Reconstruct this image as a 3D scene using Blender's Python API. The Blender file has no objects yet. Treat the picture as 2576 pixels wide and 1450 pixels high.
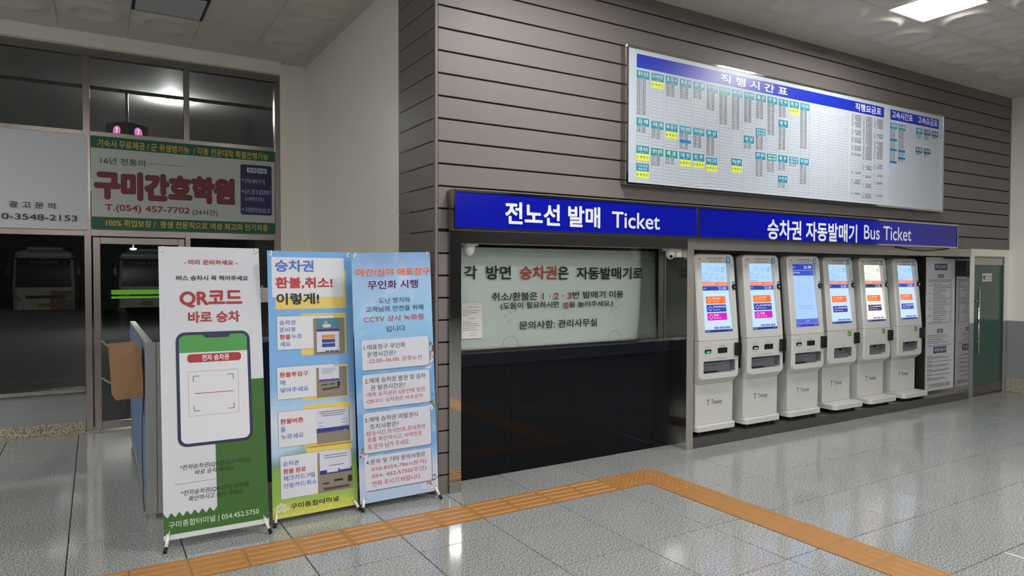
import bpy, bmesh, math, random
from mathutils import Vector, Matrix
random.seed(7)
scn = bpy.context.scene
COL = scn.collection

# ------------------------------------------------------------------ camera, world, exposure
IMG_W, IMG_H, FPX = 2576, 1450, 1731.867
YAW, PITCH, ROLL = 0.544657519, -0.0222514207, 1.58588e-3
CAM = Vector((-2.24234507, -3.77300789, 1.67051828))
FWD = Vector((math.sin(YAW)*math.cos(PITCH), math.cos(YAW)*math.cos(PITCH), math.sin(PITCH)))
_r = Vector((math.cos(YAW), -math.sin(YAW), 0)); _u = _r.cross(FWD)
RGT = _r*math.cos(ROLL) + _u*math.sin(ROLL); UPV = -_r*math.sin(ROLL) + _u*math.cos(ROLL)
cd = bpy.data.cameras.new('camera'); cam = bpy.data.objects.new('camera', cd); COL.objects.link(cam)
cd.sensor_fit = 'HORIZONTAL'; cd.sensor_width = 36.0; cd.lens = FPX*36.0/IMG_W
cd.clip_start = 0.05; cd.clip_end = 300
m3 = Matrix((RGT, UPV, -FWD)).transposed()
cam.matrix_world = Matrix.Translation(CAM) @ m3.to_4x4()
scn.camera = cam
w = bpy.data.worlds.new('night'); scn.world = w; w.use_nodes = True
w.node_tree.nodes['Background'].inputs[0].default_value = (0.012, 0.014, 0.018, 1)
w.node_tree.nodes['Background'].inputs[1].default_value = 0.35
scn.view_settings.view_transform = 'Standard'; scn.view_settings.look = 'None'
scn.view_settings.gamma = 1.0; scn.view_settings.use_curve_mapping = False
scn.view_settings.exposure = 0.3
LAMP_STRENGTH = 56.0
OUT_LAMP = 900.0

def ray(x, y): return FWD + RGT*((x-IMG_W/2)/FPX) - UPV*((y-IMG_H/2)/FPX)

# ------------------------------------------------------------------ materials
def lin(c): c /= 255.0; return c/12.92 if c <= 0.04045 else ((c+0.055)/1.055)**2.4
def S(r, g, b): return (lin(r), lin(g), lin(b), 1.0)
def new_mat(name):
    m = bpy.data.materials.new(name); m.use_nodes = True
    return m, m.node_tree, m.node_tree.nodes, m.node_tree.links, m.node_tree.nodes['Principled BSDF']
def mat(name, col, rough=0.5, metal=0.0, spec=0.5, var=0.0, scale=8.0, bump=0.0, bscale=60.0, emit=None, estr=0.0, coat=0.0):
    m, nt, N, L, b = new_mat(name)
    b.inputs['Base Color'].default_value = col; b.inputs['Roughness'].default_value = rough
    b.inputs['Metallic'].default_value = metal; b.inputs['Specular IOR Level'].default_value = spec
    if coat: b.inputs['Coat Weight'].default_value = coat; b.inputs['Coat Roughness'].default_value = 0.06
    if var or bump:
        g = N.new('ShaderNodeNewGeometry')
    if var:
        n = N.new('ShaderNodeTexNoise'); n.inputs['Scale'].default_value = scale; n.inputs['Detail'].default_value = 4
        L.new(g.outputs['Position'], n.inputs['Vector'])
        mx = N.new('ShaderNodeMix'); mx.data_type = 'RGBA'
        mx.inputs[6].default_value = tuple(c*(1-var) for c in col[:3])+(1,); mx.inputs[7].default_value = tuple(min(1, c*(1+var)) for c in col[:3])+(1,)
        L.new(n.outputs['Fac'], mx.inputs[0]); L.new(mx.outputs[2], b.inputs['Base Color'])
    if bump:
        n2 = N.new('ShaderNodeTexNoise'); n2.inputs['Scale'].default_value = bscale; n2.inputs['Detail'].default_value = 3
        L.new(g.outputs['Position'], n2.inputs['Vector'])
        bp = N.new('ShaderNodeBump'); bp.inputs['Strength'].default_value = bump; bp.inputs['Distance'].default_value = 0.004
        L.new(n2.outputs['Fac'], bp.inputs['Height']); L.new(bp.outputs['Normal'], b.inputs['Normal'])
    if emit:
        b.inputs['Emission Color'].default_value = emit; b.inputs['Emission Strength'].default_value = estr
    return m

def granite(name, c0, c1, c2, rough, scale=260, big=0.10):
    m, nt, N, L, b = new_mat(name)
    g = N.new('ShaderNodeNewGeometry')
    n1 = N.new('ShaderNodeTexNoise'); n1.inputs['Scale'].default_value = scale*0.42; n1.inputs['Detail'].default_value = 3; n1.inputs['Roughness'].default_value = 0.75
    r1 = N.new('ShaderNodeValToRGB'); e = r1.color_ramp.elements
    e[0].position = 0.37; e[0].color = c0; e[1].position = 0.62; e[1].color = c2
    em = r1.color_ramp.elements.new(0.49); em.color = c1
    n2 = N.new('ShaderNodeTexNoise'); n2.inputs['Scale'].default_value = 1.7; n2.inputs['Detail'].default_value = 3
    oi = N.new('ShaderNodeObjectInfo')
    mth = N.new('ShaderNodeMath'); mth.operation = 'MULTIPLY_ADD'; mth.inputs[1].default_value = big*2; mth.inputs[2].default_value = 1-big
    m2 = N.new('ShaderNodeMath'); m2.operation = 'MULTIPLY_ADD'; m2.inputs[1].default_value = 0.08; m2.inputs[2].default_value = 0.0
    m3_ = N.new('ShaderNodeMath'); m3_.operation = 'ADD'
    mul = N.new('ShaderNodeMix'); mul.data_type = 'RGBA'; mul.blend_type = 'MULTIPLY'; mul.inputs[0].default_value = 1.0
    L.new(g.outputs['Position'], n1.inputs['Vector']); L.new(g.outputs['Position'], n2.inputs['Vector'])
    L.new(n1.outputs['Fac'], r1.inputs['Fac']); L.new(n2.outputs['Fac'], mth.inputs[0]); L.new(oi.outputs['Random'], m2.inputs[0])
    L.new(mth.outputs[0], m3_.inputs[0]); L.new(m2.outputs[0], m3_.inputs[1])
    L.new(r1.outputs['Color'], mul.inputs[6]); L.new(m3_.outputs[0], mul.inputs[7]); L.new(mul.outputs[2], b.inputs['Base Color'])
    rr = N.new('ShaderNodeMath'); rr.operation = 'MULTIPLY_ADD'; rr.inputs[1].default_value = 0.06; rr.inputs[2].default_value = rough-0.03
    L.new(n2.outputs['Fac'], rr.inputs[0]); L.new(rr.outputs[0], b.inputs['Roughness'])
    return m

def steel(name, col, rough, stretch=(2, 2, 60)):
    m, nt, N, L, b = new_mat(name)
    b.inputs['Base Color'].default_value = col; b.inputs['Metallic'].default_value = 1.0
    g = N.new('ShaderNodeNewGeometry'); mp = N.new('ShaderNodeMapping'); mp.inputs['Scale'].default_value = stretch
    n = N.new('ShaderNodeTexNoise'); n.inputs['Scale'].default_value = 3.0; n.inputs['Detail'].default_value = 4
    L.new(g.outputs['Position'], mp.inputs['Vector']); L.new(mp.outputs[0], n.inputs['Vector'])
    r = N.new('ShaderNodeMath'); r.operation = 'MULTIPLY_ADD'; r.inputs[1].default_value = 0.03; r.inputs[2].default_value = max(0.02, rough-0.015)
    L.new(n.outputs['Fac'], r.inputs[0]); L.new(r.outputs[0], b.inputs['Roughness'])
    return m

def glass(name, tint=(0.92, 0.96, 0.94, 1), dirt=0.04, refl=1.0):
    m = bpy.data.materials.new(name); m.use_nodes = True; N = m.node_tree.nodes; L = m.node_tree.links
    N.remove(N['Principled BSDF']); out = N['Material Output']
    tr = N.new('ShaderNodeBsdfTransparent'); tr.inputs[0].default_value = tint
    gl = N.new('ShaderNodeBsdfGlossy'); gl.inputs['Roughness'].default_value = 0.015
    fr = N.new('ShaderNodeFresnel'); fr.inputs['IOR'].default_value = 1.5
    mu = N.new('ShaderNodeMath'); mu.operation = 'MULTIPLY'; mu.inputs[1].default_value = refl; mu.use_clamp = True
    mx = N.new('ShaderNodeMixShader'); L.new(fr.outputs[0], mu.inputs[0]); L.new(mu.outputs[0], mx.inputs[0]); L.new(tr.outputs[0], mx.inputs[1]); L.new(gl.outputs[0], mx.inputs[2])
    last = mx.outputs[0]
    if dirt:
        df = N.new('ShaderNodeBsdfTranslucent'); df.inputs[0].default_value = (0.8, 0.85, 0.82, 1)
        g = N.new('ShaderNodeNewGeometry'); n = N.new('ShaderNodeTexNoise'); n.inputs['Scale'].default_value = 9; n.inputs['Detail'].default_value = 6
        L.new(g.outputs['Position'], n.inputs['Vector'])
        k = N.new('ShaderNodeMath'); k.operation = 'MULTIPLY'; k.inputs[1].default_value = dirt*2; L.new(n.outputs['Fac'], k.inputs[0])
        m2 = N.new('ShaderNodeMixShader'); L.new(k.outputs[0], m2.inputs[0]); L.new(last, m2.inputs[1]); L.new(df.outputs[0], m2.inputs[2]); last = m2.outputs[0]
    L.new(last, out.inputs['Surface'])
    return m

M = {}
M['granite'] = granite('polished_granite', S(70, 72, 72), S(140, 142, 141), S(194, 196, 194), 0.095)
M['granite_base'] = granite('granite_skirting', S(70, 64, 54), S(150, 142, 126), S(196, 190, 176), 0.35, 170)
M['joint'] = mat('tile_joint', S(34, 34, 33), 0.8, var=0.2, scale=5)
M['clad'] = mat('brown_cladding', S(118, 111, 108), 0.5, spec=0.3, var=0.05, scale=2.5, bump=0.05, bscale=220)
M['clad_gap'] = mat('cladding_gap', S(22, 19, 18), 0.8)
M['white_wall'] = mat('white_paint', S(238, 234, 225), 0.6, var=0.03, scale=3, bump=0.08, bscale=90)
M['far_wall'] = mat('far_wall_dark', S(44, 45, 47), 0.4)
M['grey_dado'] = mat('grey_paint', S(138, 140, 143), 0.6, var=0.05, scale=4, bump=0.1, bscale=90)
M['ceiling'] = mat('ceiling_panel', S(200, 194, 182), 0.65, var=0.02, scale=3)
M['ceil_joint'] = mat('ceiling_joint', S(120, 112, 100), 0.8)
M['steel'] = steel('stainless', (0.46, 0.45, 0.43, 1), 0.15)
M['mirror_steel'] = steel('polished_stainless', (0.56, 0.55, 0.53, 1), 0.05, (3, 3, 3))
M['dark_steel'] = steel('worn_stainless', (0.34, 0.32, 0.30, 1), 0.28)
M['pale_reflection_steel'] = mat('pale_reflection_steel', S(176, 172, 164), 0.42, 0.55)  # polished steel with its pale reflection put into the base colour
M['bay_steel'] = mat('bay_steel', S(150, 150, 148), 0.45, 0.6)
M['sill_steel'] = mat('sill_steel', (0.26, 0.25, 0.24, 1), 0.30, 1.0, bump=0.02, bscale=30)
M['frame_steel'] = steel('window_frame_steel', (0.30, 0.27, 0.25, 1), 0.26)
M['black_stone'] = mat('black_polished_stone', S(10, 13, 18), 0.07, spec=0.28, var=0.15, scale=120)
M['ledge_stone'] = mat('black_ledge_stone', S(20, 23, 31), 0.15, spec=0.3, var=0.2, scale=120)
M['tactile'] = mat('ochre_tactile', S(168, 120, 66), 0.42, var=0.10, scale=14, bump=0.15, bscale=300)
M['kiosk'] = mat('kiosk_white', S(201, 201, 197), 0.35, var=0.015, scale=4)
M['kiosk_grey'] = mat('kiosk_grey_shell', S(116, 118, 120), 0.4)
M['tray'] = mat('tray_grey', S(120, 124, 130), 0.3)
M['black'] = mat('black_plastic', S(20, 20, 22), 0.35)
M['matt_black'] = mat('matt_black', S(14, 14, 15), 0.7)
M['white_plastic'] = mat('white_plastic', S(228, 226, 220), 0.35)
M['chrome'] = mat('chrome', (0.8, 0.8, 0.8, 1), 0.08, 1.0)
M['blue_acrylic'] = mat('blue_acrylic', S(12, 22, 160), 0.14, spec=0.4)
M['board_white'] = mat('board_white', S(191, 199, 209), 0.36, spec=0.4)
M['blind'] = mat('blind_fabric', S(238, 245, 241), 0.6, var=0.02, scale=6)
M['fabric_blue'] = mat('partition_fabric', S(100, 122, 156), 0.9, var=0.10, scale=60, bump=0.3, bscale=900)
M['fabric_navy'] = mat('partition_fabric_navy', S(40, 52, 78), 0.9, var=0.12, scale=60, bump=0.3, bscale=900)
M['alu'] = mat('partition_aluminium', S(158, 160, 158), 0.4, 0.5)
M['wood'] = mat('wood_veneer', S(152, 117, 84), 0.5, var=0.18, scale=11)
M['glass'] = glass('window_glass', (0.92, 0.93, 0.92, 1), 0.02, 0.8)
M['glass_clean'] = glass('clean_glass', (0.92, 0.93, 0.92, 1), 0.002, 0.8)
M['glass_ticket'] = glass('ticket_glass', (0.97, 0.99, 0.98, 1), 0.0, 0.9)
M['green_glass'] = mat('green_frosted_glass', S(60, 92, 80), 0.16, spec=0.5, var=0.04, scale=2)
M['soffit'] = mat('canopy_soffit', S(200, 200, 195), 0.7, var=0.05, scale=1)
M['asphalt'] = mat('asphalt', S(34, 36, 36), 0.9, var=0.2, scale=20)
M['beam_dark'] = mat('dark_beam', S(44, 48, 48), 0.6)
M['chain'] = mat('chain_pale_green', S(150, 168, 140), 0.5)
M['bus_white'] = mat('bus_paint_white', S(196, 196, 184), 0.3)
M['bus_orange'] = mat('bus_paint_orange', S(128, 82, 56), 0.3)
M['bus_glass'] = mat('bus_windscreen', S(16, 20, 22), 0.08)
M['lamp_off'] = mat('lamp_off_diffuser', S(176, 182, 186), 0.4)
M['lamp_on'] = mat('lamp_diffuser', S(240, 240, 240), 0.4, emit=(1.0, 0.985, 0.965, 1), estr=LAMP_STRENGTH)
M['out_lamp'] = mat('outdoor_lamp', S(240, 240, 240), 0.4, emit=(0.98, 1.0, 0.985, 1), estr=OUT_LAMP)

_pm = {}
def pm(c, kind='matte'):
    k = (c, kind)
    if k not in _pm:
        nm = 'print_%s_%02x%02x%02x' % ((kind,)+tuple(c))
        if kind == 'matte': _pm[k] = mat(nm, S(*c), 0.5)
        elif kind == 'gloss': _pm[k] = mat(nm, S(*c), 0.14)
        elif kind == 'lit': _pm[k] = mat(nm, S(*c), 0.36)
        elif kind == 'sign': _pm[k] = mat(nm, S(*c), 0.25)
        else: _pm[k] = mat(nm, (0.02, 0.02, 0.02, 1), 0.15, emit=S(*c), estr=0.85)
    return _pm[k]

# ------------------------------------------------------------------ object helpers
def link(name, me, parent=None, loc=None):
    o = bpy.data.objects.new(name, me); COL.objects.link(o)
    if parent is not None: o.parent = parent
    if loc is not None: o.location = loc
    return o
def tag(o, label, cat, group=None):
    o['label'] = label; o['category'] = cat
    if group: o['group'] = group
    return o
def empty(name, loc=(0, 0, 0), label=None, cat=None, group=None, mtx=None):
    o = bpy.data.objects.new(name, None); COL.objects.link(o); o.empty_display_size = 0.1
    if mtx is not None: o.matrix_world = mtx
    else: o.location = loc
    if label: tag(o, label, cat, group)
    return o
def struct(o): o['kind'] = 'structure'; return o

class MB:
    def __init__(s): s.bm = bmesh.new()
    def box(s, x0, x1, y0, y1, z0, z1, bev=0.0, seg=1):
        r = bmesh.ops.create_cube(s.bm, size=1.0); vs = r['verts']
        for v in vs: v.co = Vector(((x0+x1)/2+v.co.x*(x1-x0), (y0+y1)/2+v.co.y*(y1-y0), (z0+z1)/2+v.co.z*(z1-z0)))
        if bev:
            es = list({e for v in vs for e in v.link_edges})
            bmesh.ops.bevel(s.bm, geom=es, offset=bev, segments=seg, affect='EDGES', profile=0.5)
        return s
    def poly(s, pts):
        s.bm.faces.new([s.bm.verts.new(p) for p in pts]); return s
    def extrude(s, pts, d):
        "pts: outline (list of Vector), d: extrusion vector"
        d = Vector(d); a = [s.bm.verts.new(p) for p in pts]; b = [s.bm.verts.new(Vector(p)+d) for p in pts]
        n = len(a); s.bm.faces.new(a[::-1]); s.bm.faces.new(b)
        for i in range(n): s.bm.faces.new((a[i], a[(i+1) % n], b[(i+1) % n], b[i]))
        return s
    def loft(s, rings, cap=True):
        R = [[s.bm.verts.new(p) for p in r] for r in rings]; n = len(R[0])
        for a, b in zip(R, R[1:]):
            for i in range(n): s.bm.faces.new((a[i], a[(i+1) % n], b[(i+1) % n], b[i]))
        if cap: s.bm.faces.new(R[0][::-1]); s.bm.faces.new(R[-1])
        return s
    def cyl(s, p0, p1, r, n=12, r2=None):
        p0 = Vector(p0); p1 = Vector(p1); d = (p1-p0).normalized(); t = d.orthogonal().normalized(); q = d.cross(t)
        r2 = r if r2 is None else r2
        ring = lambda p, rr: [p+(t*math.cos(2*math.pi*i/n)+q*math.sin(2*math.pi*i/n))*rr for i in range(n)]
        return s.loft([ring(p0, r), ring(p1, r2)])
    def tube(s, pts, r, n=8):
        pts = [Vector(p) for p in pts]; rings = []
        t = None
        for i, p in enumerate(pts):
            d = (pts[min(i+1, len(pts)-1)]-pts[max(i-1, 0)]).normalized()
            t = d.orthogonal().normalized() if t is None else (t-d*t.dot(d)).normalized()
            q = d.cross(t); rings.append([p+(t*math.cos(2*math.pi*k/n)+q*math.sin(2*math.pi*k/n))*r for k in range(n)])
        return s.loft(rings)
    def torus(s, c, ax, R, r, n=16, m=8, sx=1.0):
        c = Vector(c); ax = Vector(ax).normalized(); t = ax.orthogonal().normalized(); q = ax.cross(t); rings = []
        for i in range(n):
            a = 2*math.pi*i/n; d = t*math.cos(a)*sx+q*math.sin(a); dn = d.normalized()
            rings.append([s.bm.verts.new(c+d*R+(dn*math.cos(2*math.pi*k/m)+ax*math.sin(2*math.pi*k/m))*r) for k in range(m)])
        for i in range(n):
            a, b = rings[i], rings[(i+1) % n]
            for k in range(m): s.bm.faces.new((a[k], a[(k+1) % m], b[(k+1) % m], b[k]))
        return s
    def lathe(s, prof, c, n=24):
        "prof: (radius, z) pairs, about vertical axis through c"
        c = Vector(c)
        return s.loft([[c+Vector((r*math.cos(2*math.pi*k/n), r*math.sin(2*math.pi*k/n), z)) for k in range(n)] for r, z in prof])
    def mesh(s, name, m, smooth=False):
        bmesh.ops.recalc_face_normals(s.bm, faces=s.bm.faces[:])
        me = bpy.data.meshes.new(name); s.bm.to_mesh(me); s.bm.free(); me.materials.append(m)
        if smooth:
            for p in me.polygons: p.use_smooth = True
        return me
    def build(s, name, m, parent=None, loc=None, smooth=False):
        return link(name, s.mesh(name, m, smooth), parent, loc)
def B(name, m, parent, x0, x1, y0, y1, z0, z1, bev=0.0): return MB().box(x0, x1, y0, y1, z0, z1, bev).build(name, m, parent)

def rr_pts(x0, x1, z0, z1, r, n=5):
    "rounded rectangle outline in 2D; r = one radius or (bl, br, tr, tl)"
    rs = r if isinstance(r, (tuple, list)) else (r,)*4; out = []
    for (cx, cz, a0, q) in ((x0, z0, 180, 0), (x1, z0, 270, 1), (x1, z1, 0, 2), (x0, z1, 90, 3)):
        rad = rs[q]; sx = 1 if cx == x0 else -1; sz = 1 if cz == z0 else -1
        if rad <= 1e-6: out.append((cx, cz)); continue
        for i in range(n+1):
            a = math.radians(a0+90*i/n); out.append((cx+sx*rad+rad*math.cos(a), cz+sz*rad+rad*math.sin(a)))
    return out

def boolean(o, cutters):
    for c in cutters:
        md = o.modifiers.new('cut', 'BOOLEAN'); md.object = c; md.operation = 'DIFFERENCE'; md.solver = 'EXACT'
    dg = bpy.context.evaluated_depsgraph_get(); dg.update()
    me = bpy.data.meshes.new_from_object(o.evaluated_get(dg)); old = o.data
    o.modifiers.clear(); o.data = me
    for c in cutters:
        d = c.data; bpy.data.objects.remove(c); bpy.data.meshes.remove(d)
    bpy.data.meshes.remove(old)

# ------------------------------------------------------------------ lettering and flat print
_tc = bpy.data.curves.new('lettering_source', 'FONT'); _tc.resolution_u = 4
_to = bpy.data.objects.new('lettering_source', _tc); _ts = bpy.data.scenes.new('lettering'); _ts.collection.objects.link(_to); _tl = _ts.view_layers[0]
_tcache = {}
def glyphs(txt, bold=0.0, extra=0.0):
    k = (txt, bold, extra)
    if k not in _tcache:
        _tc.body = txt; _tc.offset = bold+extra
        _tl.update(); me = bpy.data.meshes.new_from_object(_to.evaluated_get(_tl.depsgraph))
        vs = [(v.co.x, v.co.y) for v in me.vertices]; fs = [tuple(p.vertices) for p in me.polygons]
        bpy.data.meshes.remove(me)
        bb = (min(v[0] for v in vs), max(v[0] for v in vs), min(v[1] for v in vs), max(v[1] for v in vs)) if vs else (0, 1, 0, 1)
        _tcache[k] = (vs, fs, bb)
    return _tcache[k]

class Print:
    "flat print on the local plane y = y0, seen from -y; u -> x, v -> z; higher layers lie on lower ones"
    STEP = 0.0005
    def __init__(s, y0=0.0, mtx=None, zoom=None, kind='matte'):
        s.y0 = y0; s.v = []; s.f = []; s.mi = []; s.mats = []; s.mtx = mtx; s.z = zoom or (0, 0, 1); s.kind = kind; s.done = []; s.name = None
        s.inv = mtx.inverted() if mtx is not None else None
    def begin(s, name=None):
        if s.v: s.done.append((s.name, s.v, s.f, s.mi, s.mats))
        s.name = name; s.v = []; s.f = []; s.mi = []; s.mats = []
    def px(s, x, y):
        x = s.z[0]+x/s.z[2]; y = s.z[1]+y/s.z[2]; d = ray(x, y); c = CAM.copy()
        if s.inv is not None: c = s.inv @ c; d = s.inv.to_3x3() @ d
        t = (s.y0-c.y)/d.y; p = c+d*t
        return p.x, p.z
    def _add(s, pts, faces, color, layer, kind=None, lift=0.0):
        m = color if isinstance(color, bpy.types.Material) else pm(tuple(color), kind or s.kind)
        if m not in s.mats: s.mats.append(m)
        i = s.mats.index(m); b = len(s.v); y = s.y0-s.STEP*(layer+1)-lift
        s.v += [(u, y, v) for u, v in pts]
        for f in faces: s.f.append(tuple(b+k for k in f)); s.mi.append(i)
    def poly(s, pts, color, layer=0, kind=None): s._add(pts, [tuple(range(len(pts)))], color, layer, kind)
    def rect(s, u0, u1, v0, v1, color, layer=0, kind=None): s.poly([(u0, v0), (u1, v0), (u1, v1), (u0, v1)], color, layer, kind)
    def rrect(s, u0, u1, v0, v1, r, color, layer=0, kind=None): s.poly(rr_pts(u0, u1, v0, v1, r), color, layer, kind)
    def frame(s, u0, u1, v0, v1, t, color, layer=0):
        s.rect(u0, u1, v0, v0+t, color, layer); s.rect(u0, u1, v1-t, v1, color, layer)
        s.rect(u0, u0+t, v0+t, v1-t, color, layer); s.rect(u1-t, u1, v0+t, v1-t, color, layer)
    def disc(s, u, v, r, color, layer=0, n=20, kind=None): s.poly([(u+r*math.cos(2*math.pi*i/n), v+r*math.sin(2*math.pi*i/n)) for i in range(n)], color, layer, kind)
    def ring(s, u, v, r, t, color, layer=0, n=28, a0=0, a1=360):
        c = lambda a, q: (u+q*math.cos(math.radians(a)), v+q*math.sin(math.radians(a)))
        for i in range(n):
            p, q = a0+(a1-a0)*i/n, a0+(a1-a0)*(i+1)/n
            s.poly([c(p, r-t), c(p, r), c(q, r), c(q, r-t)], color, layer)
    def line(s, a, b, t, color, layer=0, kind=None):
        dx, dy = b[0]-a[0], b[1]-a[1]; l = math.hypot(dx, dy) or 1; nx, ny = -dy/l*t/2, dx/l*t/2
        s.poly([(a[0]+nx, a[1]+ny), (a[0]-nx, a[1]-ny), (b[0]-nx, b[1]-ny), (b[0]+nx, b[1]+ny)], color, layer, kind)
    def text(s, txt, u0, u1, v0, v1, color, layer=4, bold=0.0, outline=None, slant=0.0, kind=None):
        "bold strokes: the lettering stamped around a small circle"
        vs, fs, bb = glyphs(txt)
        su = (u1-u0)/(bb[1]-bb[0]+2*bold); sv = (v1-v0)/(bb[3]-bb[2]+2*bold)
        def stamp(rad, col, lay):
            n = 1 if rad < 0.003 else (6 if rad < 0.012 else 8 if rad < 0.04 else 12)
            for k in range(n):
                a = 2*math.pi*(k+0.5)/n; dx, dy = (rad*math.cos(a), rad*math.sin(a)) if n > 1 else (0, 0)
                s._add([(u0+(x-bb[0]+bold+dx)*su+slant*(y-bb[2]+bold+dy)*sv, v0+(y-bb[2]+bold+dy)*sv) for x, y in vs], fs, col, lay, kind, 0.00003*k)
        if outline: stamp(bold+outline[1], outline[0], layer); layer += 1
        stamp(bold, color, layer)
    def ptext(s, txt, xl, yt, yb, xr, color, **kw):
        "fit text to photo pixels: left edge x, top and bottom there, right edge x"
        a = s.px(xl, yt); b = s.px(xl, yb); c = s.px(xr, (yt+yb)/2)
        s.text(txt, (a[0]+b[0])/2, c[0], b[1], a[1], color, **kw)
    def prect(s, x0, y0, x1, y1, color, layer=0, r=0.0):
        "rect from the pixels of its top-left and bottom-right corners"
        a = s.px(x0, y0); b = s.px(x1, y1)
        if r: s.rrect(a[0], b[0], b[1], a[1], r, color, layer)
        else: s.rect(a[0], b[0], b[1], a[1], color, layer)
        return a[0], b[0], b[1], a[1]
    def words(s):
        "split each line of lettering where a wide gap sets words apart"
        out = []
        for nm, v, f, mi, mats in s.done:
            if nm == 'info_box' or not f: out.append((nm, v, f, mi, mats)); continue
            gap = 0.11*(max(q[2] for q in v)-min(q[2] for q in v))
            iv = sorted((min(v[k][0] for k in q), max(v[k][0] for k in q), n) for n, q in enumerate(f)); grp = []; end = None
            for a, b, n in iv:
                if end is None or a > end+gap: grp.append([]); end = b
                grp[-1].append(n); end = max(end, b)
            for g in grp:
                ids = sorted({k for n in g for k in f[n]}); mp = {k: i for i, k in enumerate(ids)}
                out.append((nm, [v[k] for k in ids], [tuple(mp[k] for k in f[n]) for n in g], [mi[n] for n in g], mats))
        return out
    def build(s, name, parent=None, loc=None, rot=None, words=False):
        s.begin(); first = None
        for nm, v, f, mi, mats in (s.words() if words else s.done):
            me = bpy.data.meshes.new(nm or name); me.from_pydata(v, [], f)
            for m in mats: me.materials.append(m)
            me.polygons.foreach_set('material_index', mi); me.update()
            o = link(nm or name, me, parent, loc)
            if rot: o.rotation_euler = rot
            first = first or o
        return first

# ================================================================== THE HALL: floor, ceiling, walls
WX0, WX1 = -0.077, 8.78          # ticket block: left side, right wall of the hall
WY = 0.90                        # front of the cladding
CEIL = 4.12
T6 = 0.6
floor = struct(B('floor', M['joint'], None, -16.0, 8.9, -25.0, 4.75, -0.12, -0.006))
_tm = {}
def floor_tile(x0, x1, y0, y1):
    k = (round(x1-x0, 3), round(y1-y0, 3))
    if k not in _tm:
        a, b, g, c = k[0]/2-0.0031, k[1]/2-0.0031, -0.02, 0.0015
        mb = MB(); mb.loft([[(-a, -b, g), (a, -b, g), (a, b, g), (-a, b, g)], [(-a, -b, -c), (a, -b, -c), (a, b, -c), (-a, b, -c)], [(-a+c, -b+c, 0), (a-c, -b+c, 0), (a-c, b-c, 0), (-a+c, b-c, 0)]])
        _tm[k] = mb.mesh('floor_tile', M['granite'])
    link('floor_tile', _tm[k], floor, ((x0+x1)/2, (y0+y1)/2, 0))
for i in range(-7, 15):
    for j in range(-5, 8):
        x0, x1, y0, y1 = i*T6, (i+1)*T6, j*T6, (j+1)*T6
        x1 = min(x1, WX1)
        if j == 0 and i <= 2: y1 = 0.3
        if i == 2 and j <= 0: x1 = 1.5
        if x0 >= 0 and y0 >= 1.2: continue
        if y0 >= 4.2: y1 = 4.58
        floor_tile(x0, x1, y0, y1)
# floor out of sight behind the camera: one slab
B('floor_slab', M['granite'], floor, -16.0, 8.9, -25.0, -3.0, -0.01, 0.0)
B('floor_slab', M['granite'], floor, -16.0, -4.2, -3.0, 4.6, -0.01, 0.0)

tp = empty('tactile_paving', (0, 0.45, 0), 'ochre tactile guide paving with raised bars turning a corner across the floor', 'paving')
def tactile_bar_mesh():
    mb = MB(); h = 0.149; mb.box(-h, h, -h, h, -0.02, 0.0035)
    for k in range(4):
        y = -0.1125+0.075*k; a = [(x, z+y, 0.0035) for x, z in rr_pts(-0.138, 0.138, -0.017, 0.017, 0.016, 3)]
        b = [(x*0.975, z*0.66+y, 0.0085) for x, z in rr_pts(-0.138, 0.138, -0.017, 0.017, 0.016, 3)]
        mb.loft([a, b])
    return mb.mesh('tactile_tile', M['tactile'])
def tactile_dot_mesh():
    mb = MB(); h = 0.149; mb.box(-h, h, -h, h, -0.02, 0.0035)
    for i in range(6):
        for j in range(6):
            x, y = -0.125+0.05*i, -0.125+0.05*j
            mb.lathe([(0.0125, 0.0035), (0.0105, 0.0066), (0.006, 0.008)], (x, y, 0), 8)
    return mb.mesh('tactile_tile', M['tactile'])
bar, dot = tactile_bar_mesh(), tactile_dot_mesh()
for k in range(-14, 4): link('tactile_tile', bar, tp, (0.15+0.3*k, 0.0, 0))
link('tactile_tile', dot, tp, (1.35, 0, 0)); link('tactile_tile', dot, tp, (1.65, 0, 0)); link('tactile_tile', dot, tp, (1.65, -0.3, 0))
for k in range(2, 11):
    o = link('tactile_tile', bar, tp, (1.65, -0.3*k, 0)); o.rotation_euler = (0, 0, math.pi/2)

# ceiling
ceiling = struct(B('ceiling', M['ceil_joint'], None, -16.0, 8.9, -25.0, 4.75, CEIL+0.03, CEIL+0.14))
def ceil_tile_mesh():
    n = 22; h = 0.2985; mb = MB(); g = []
    def relief(x, y):
        z = 0.0
        for cx, cy, R, A_, w_ in ((0.0, 0.0, 0.20, 0.036, 0.05), (0.0, 0.0, 0.0, -0.010, 0.11)):
            d = math.hypot(x-cx, y-cy)
            z -= A_*math.exp(-((d-R)/w_)**2)
        e = min(1.0, (h-max(abs(x), abs(y)))/0.02)
        return z*max(0, e)
    for i in range(n+1):
        g.append([mb.bm.verts.new((-h+2*h*i/n, -h+2*h*j/n, relief(-h+2*h*i/n, -h+2*h*j/n))) for j in range(n+1)])
    for i in range(n):
        for j in range(n): mb.bm.faces.new((g[i][j], g[i][j+1], g[i+1][j+1], g[i+1][j]))
    me = mb.mesh('ceiling_tile', M['ceiling'], True); return me
ctm = ceil_tile_mesh(); cflat = MB().box(-0.2985, 0.2985, -0.2985, 0.2985, 0.0, 0.02).mesh('ceiling_tile', M['ceiling'])
GX, GY = -0.73, -0.06
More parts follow.
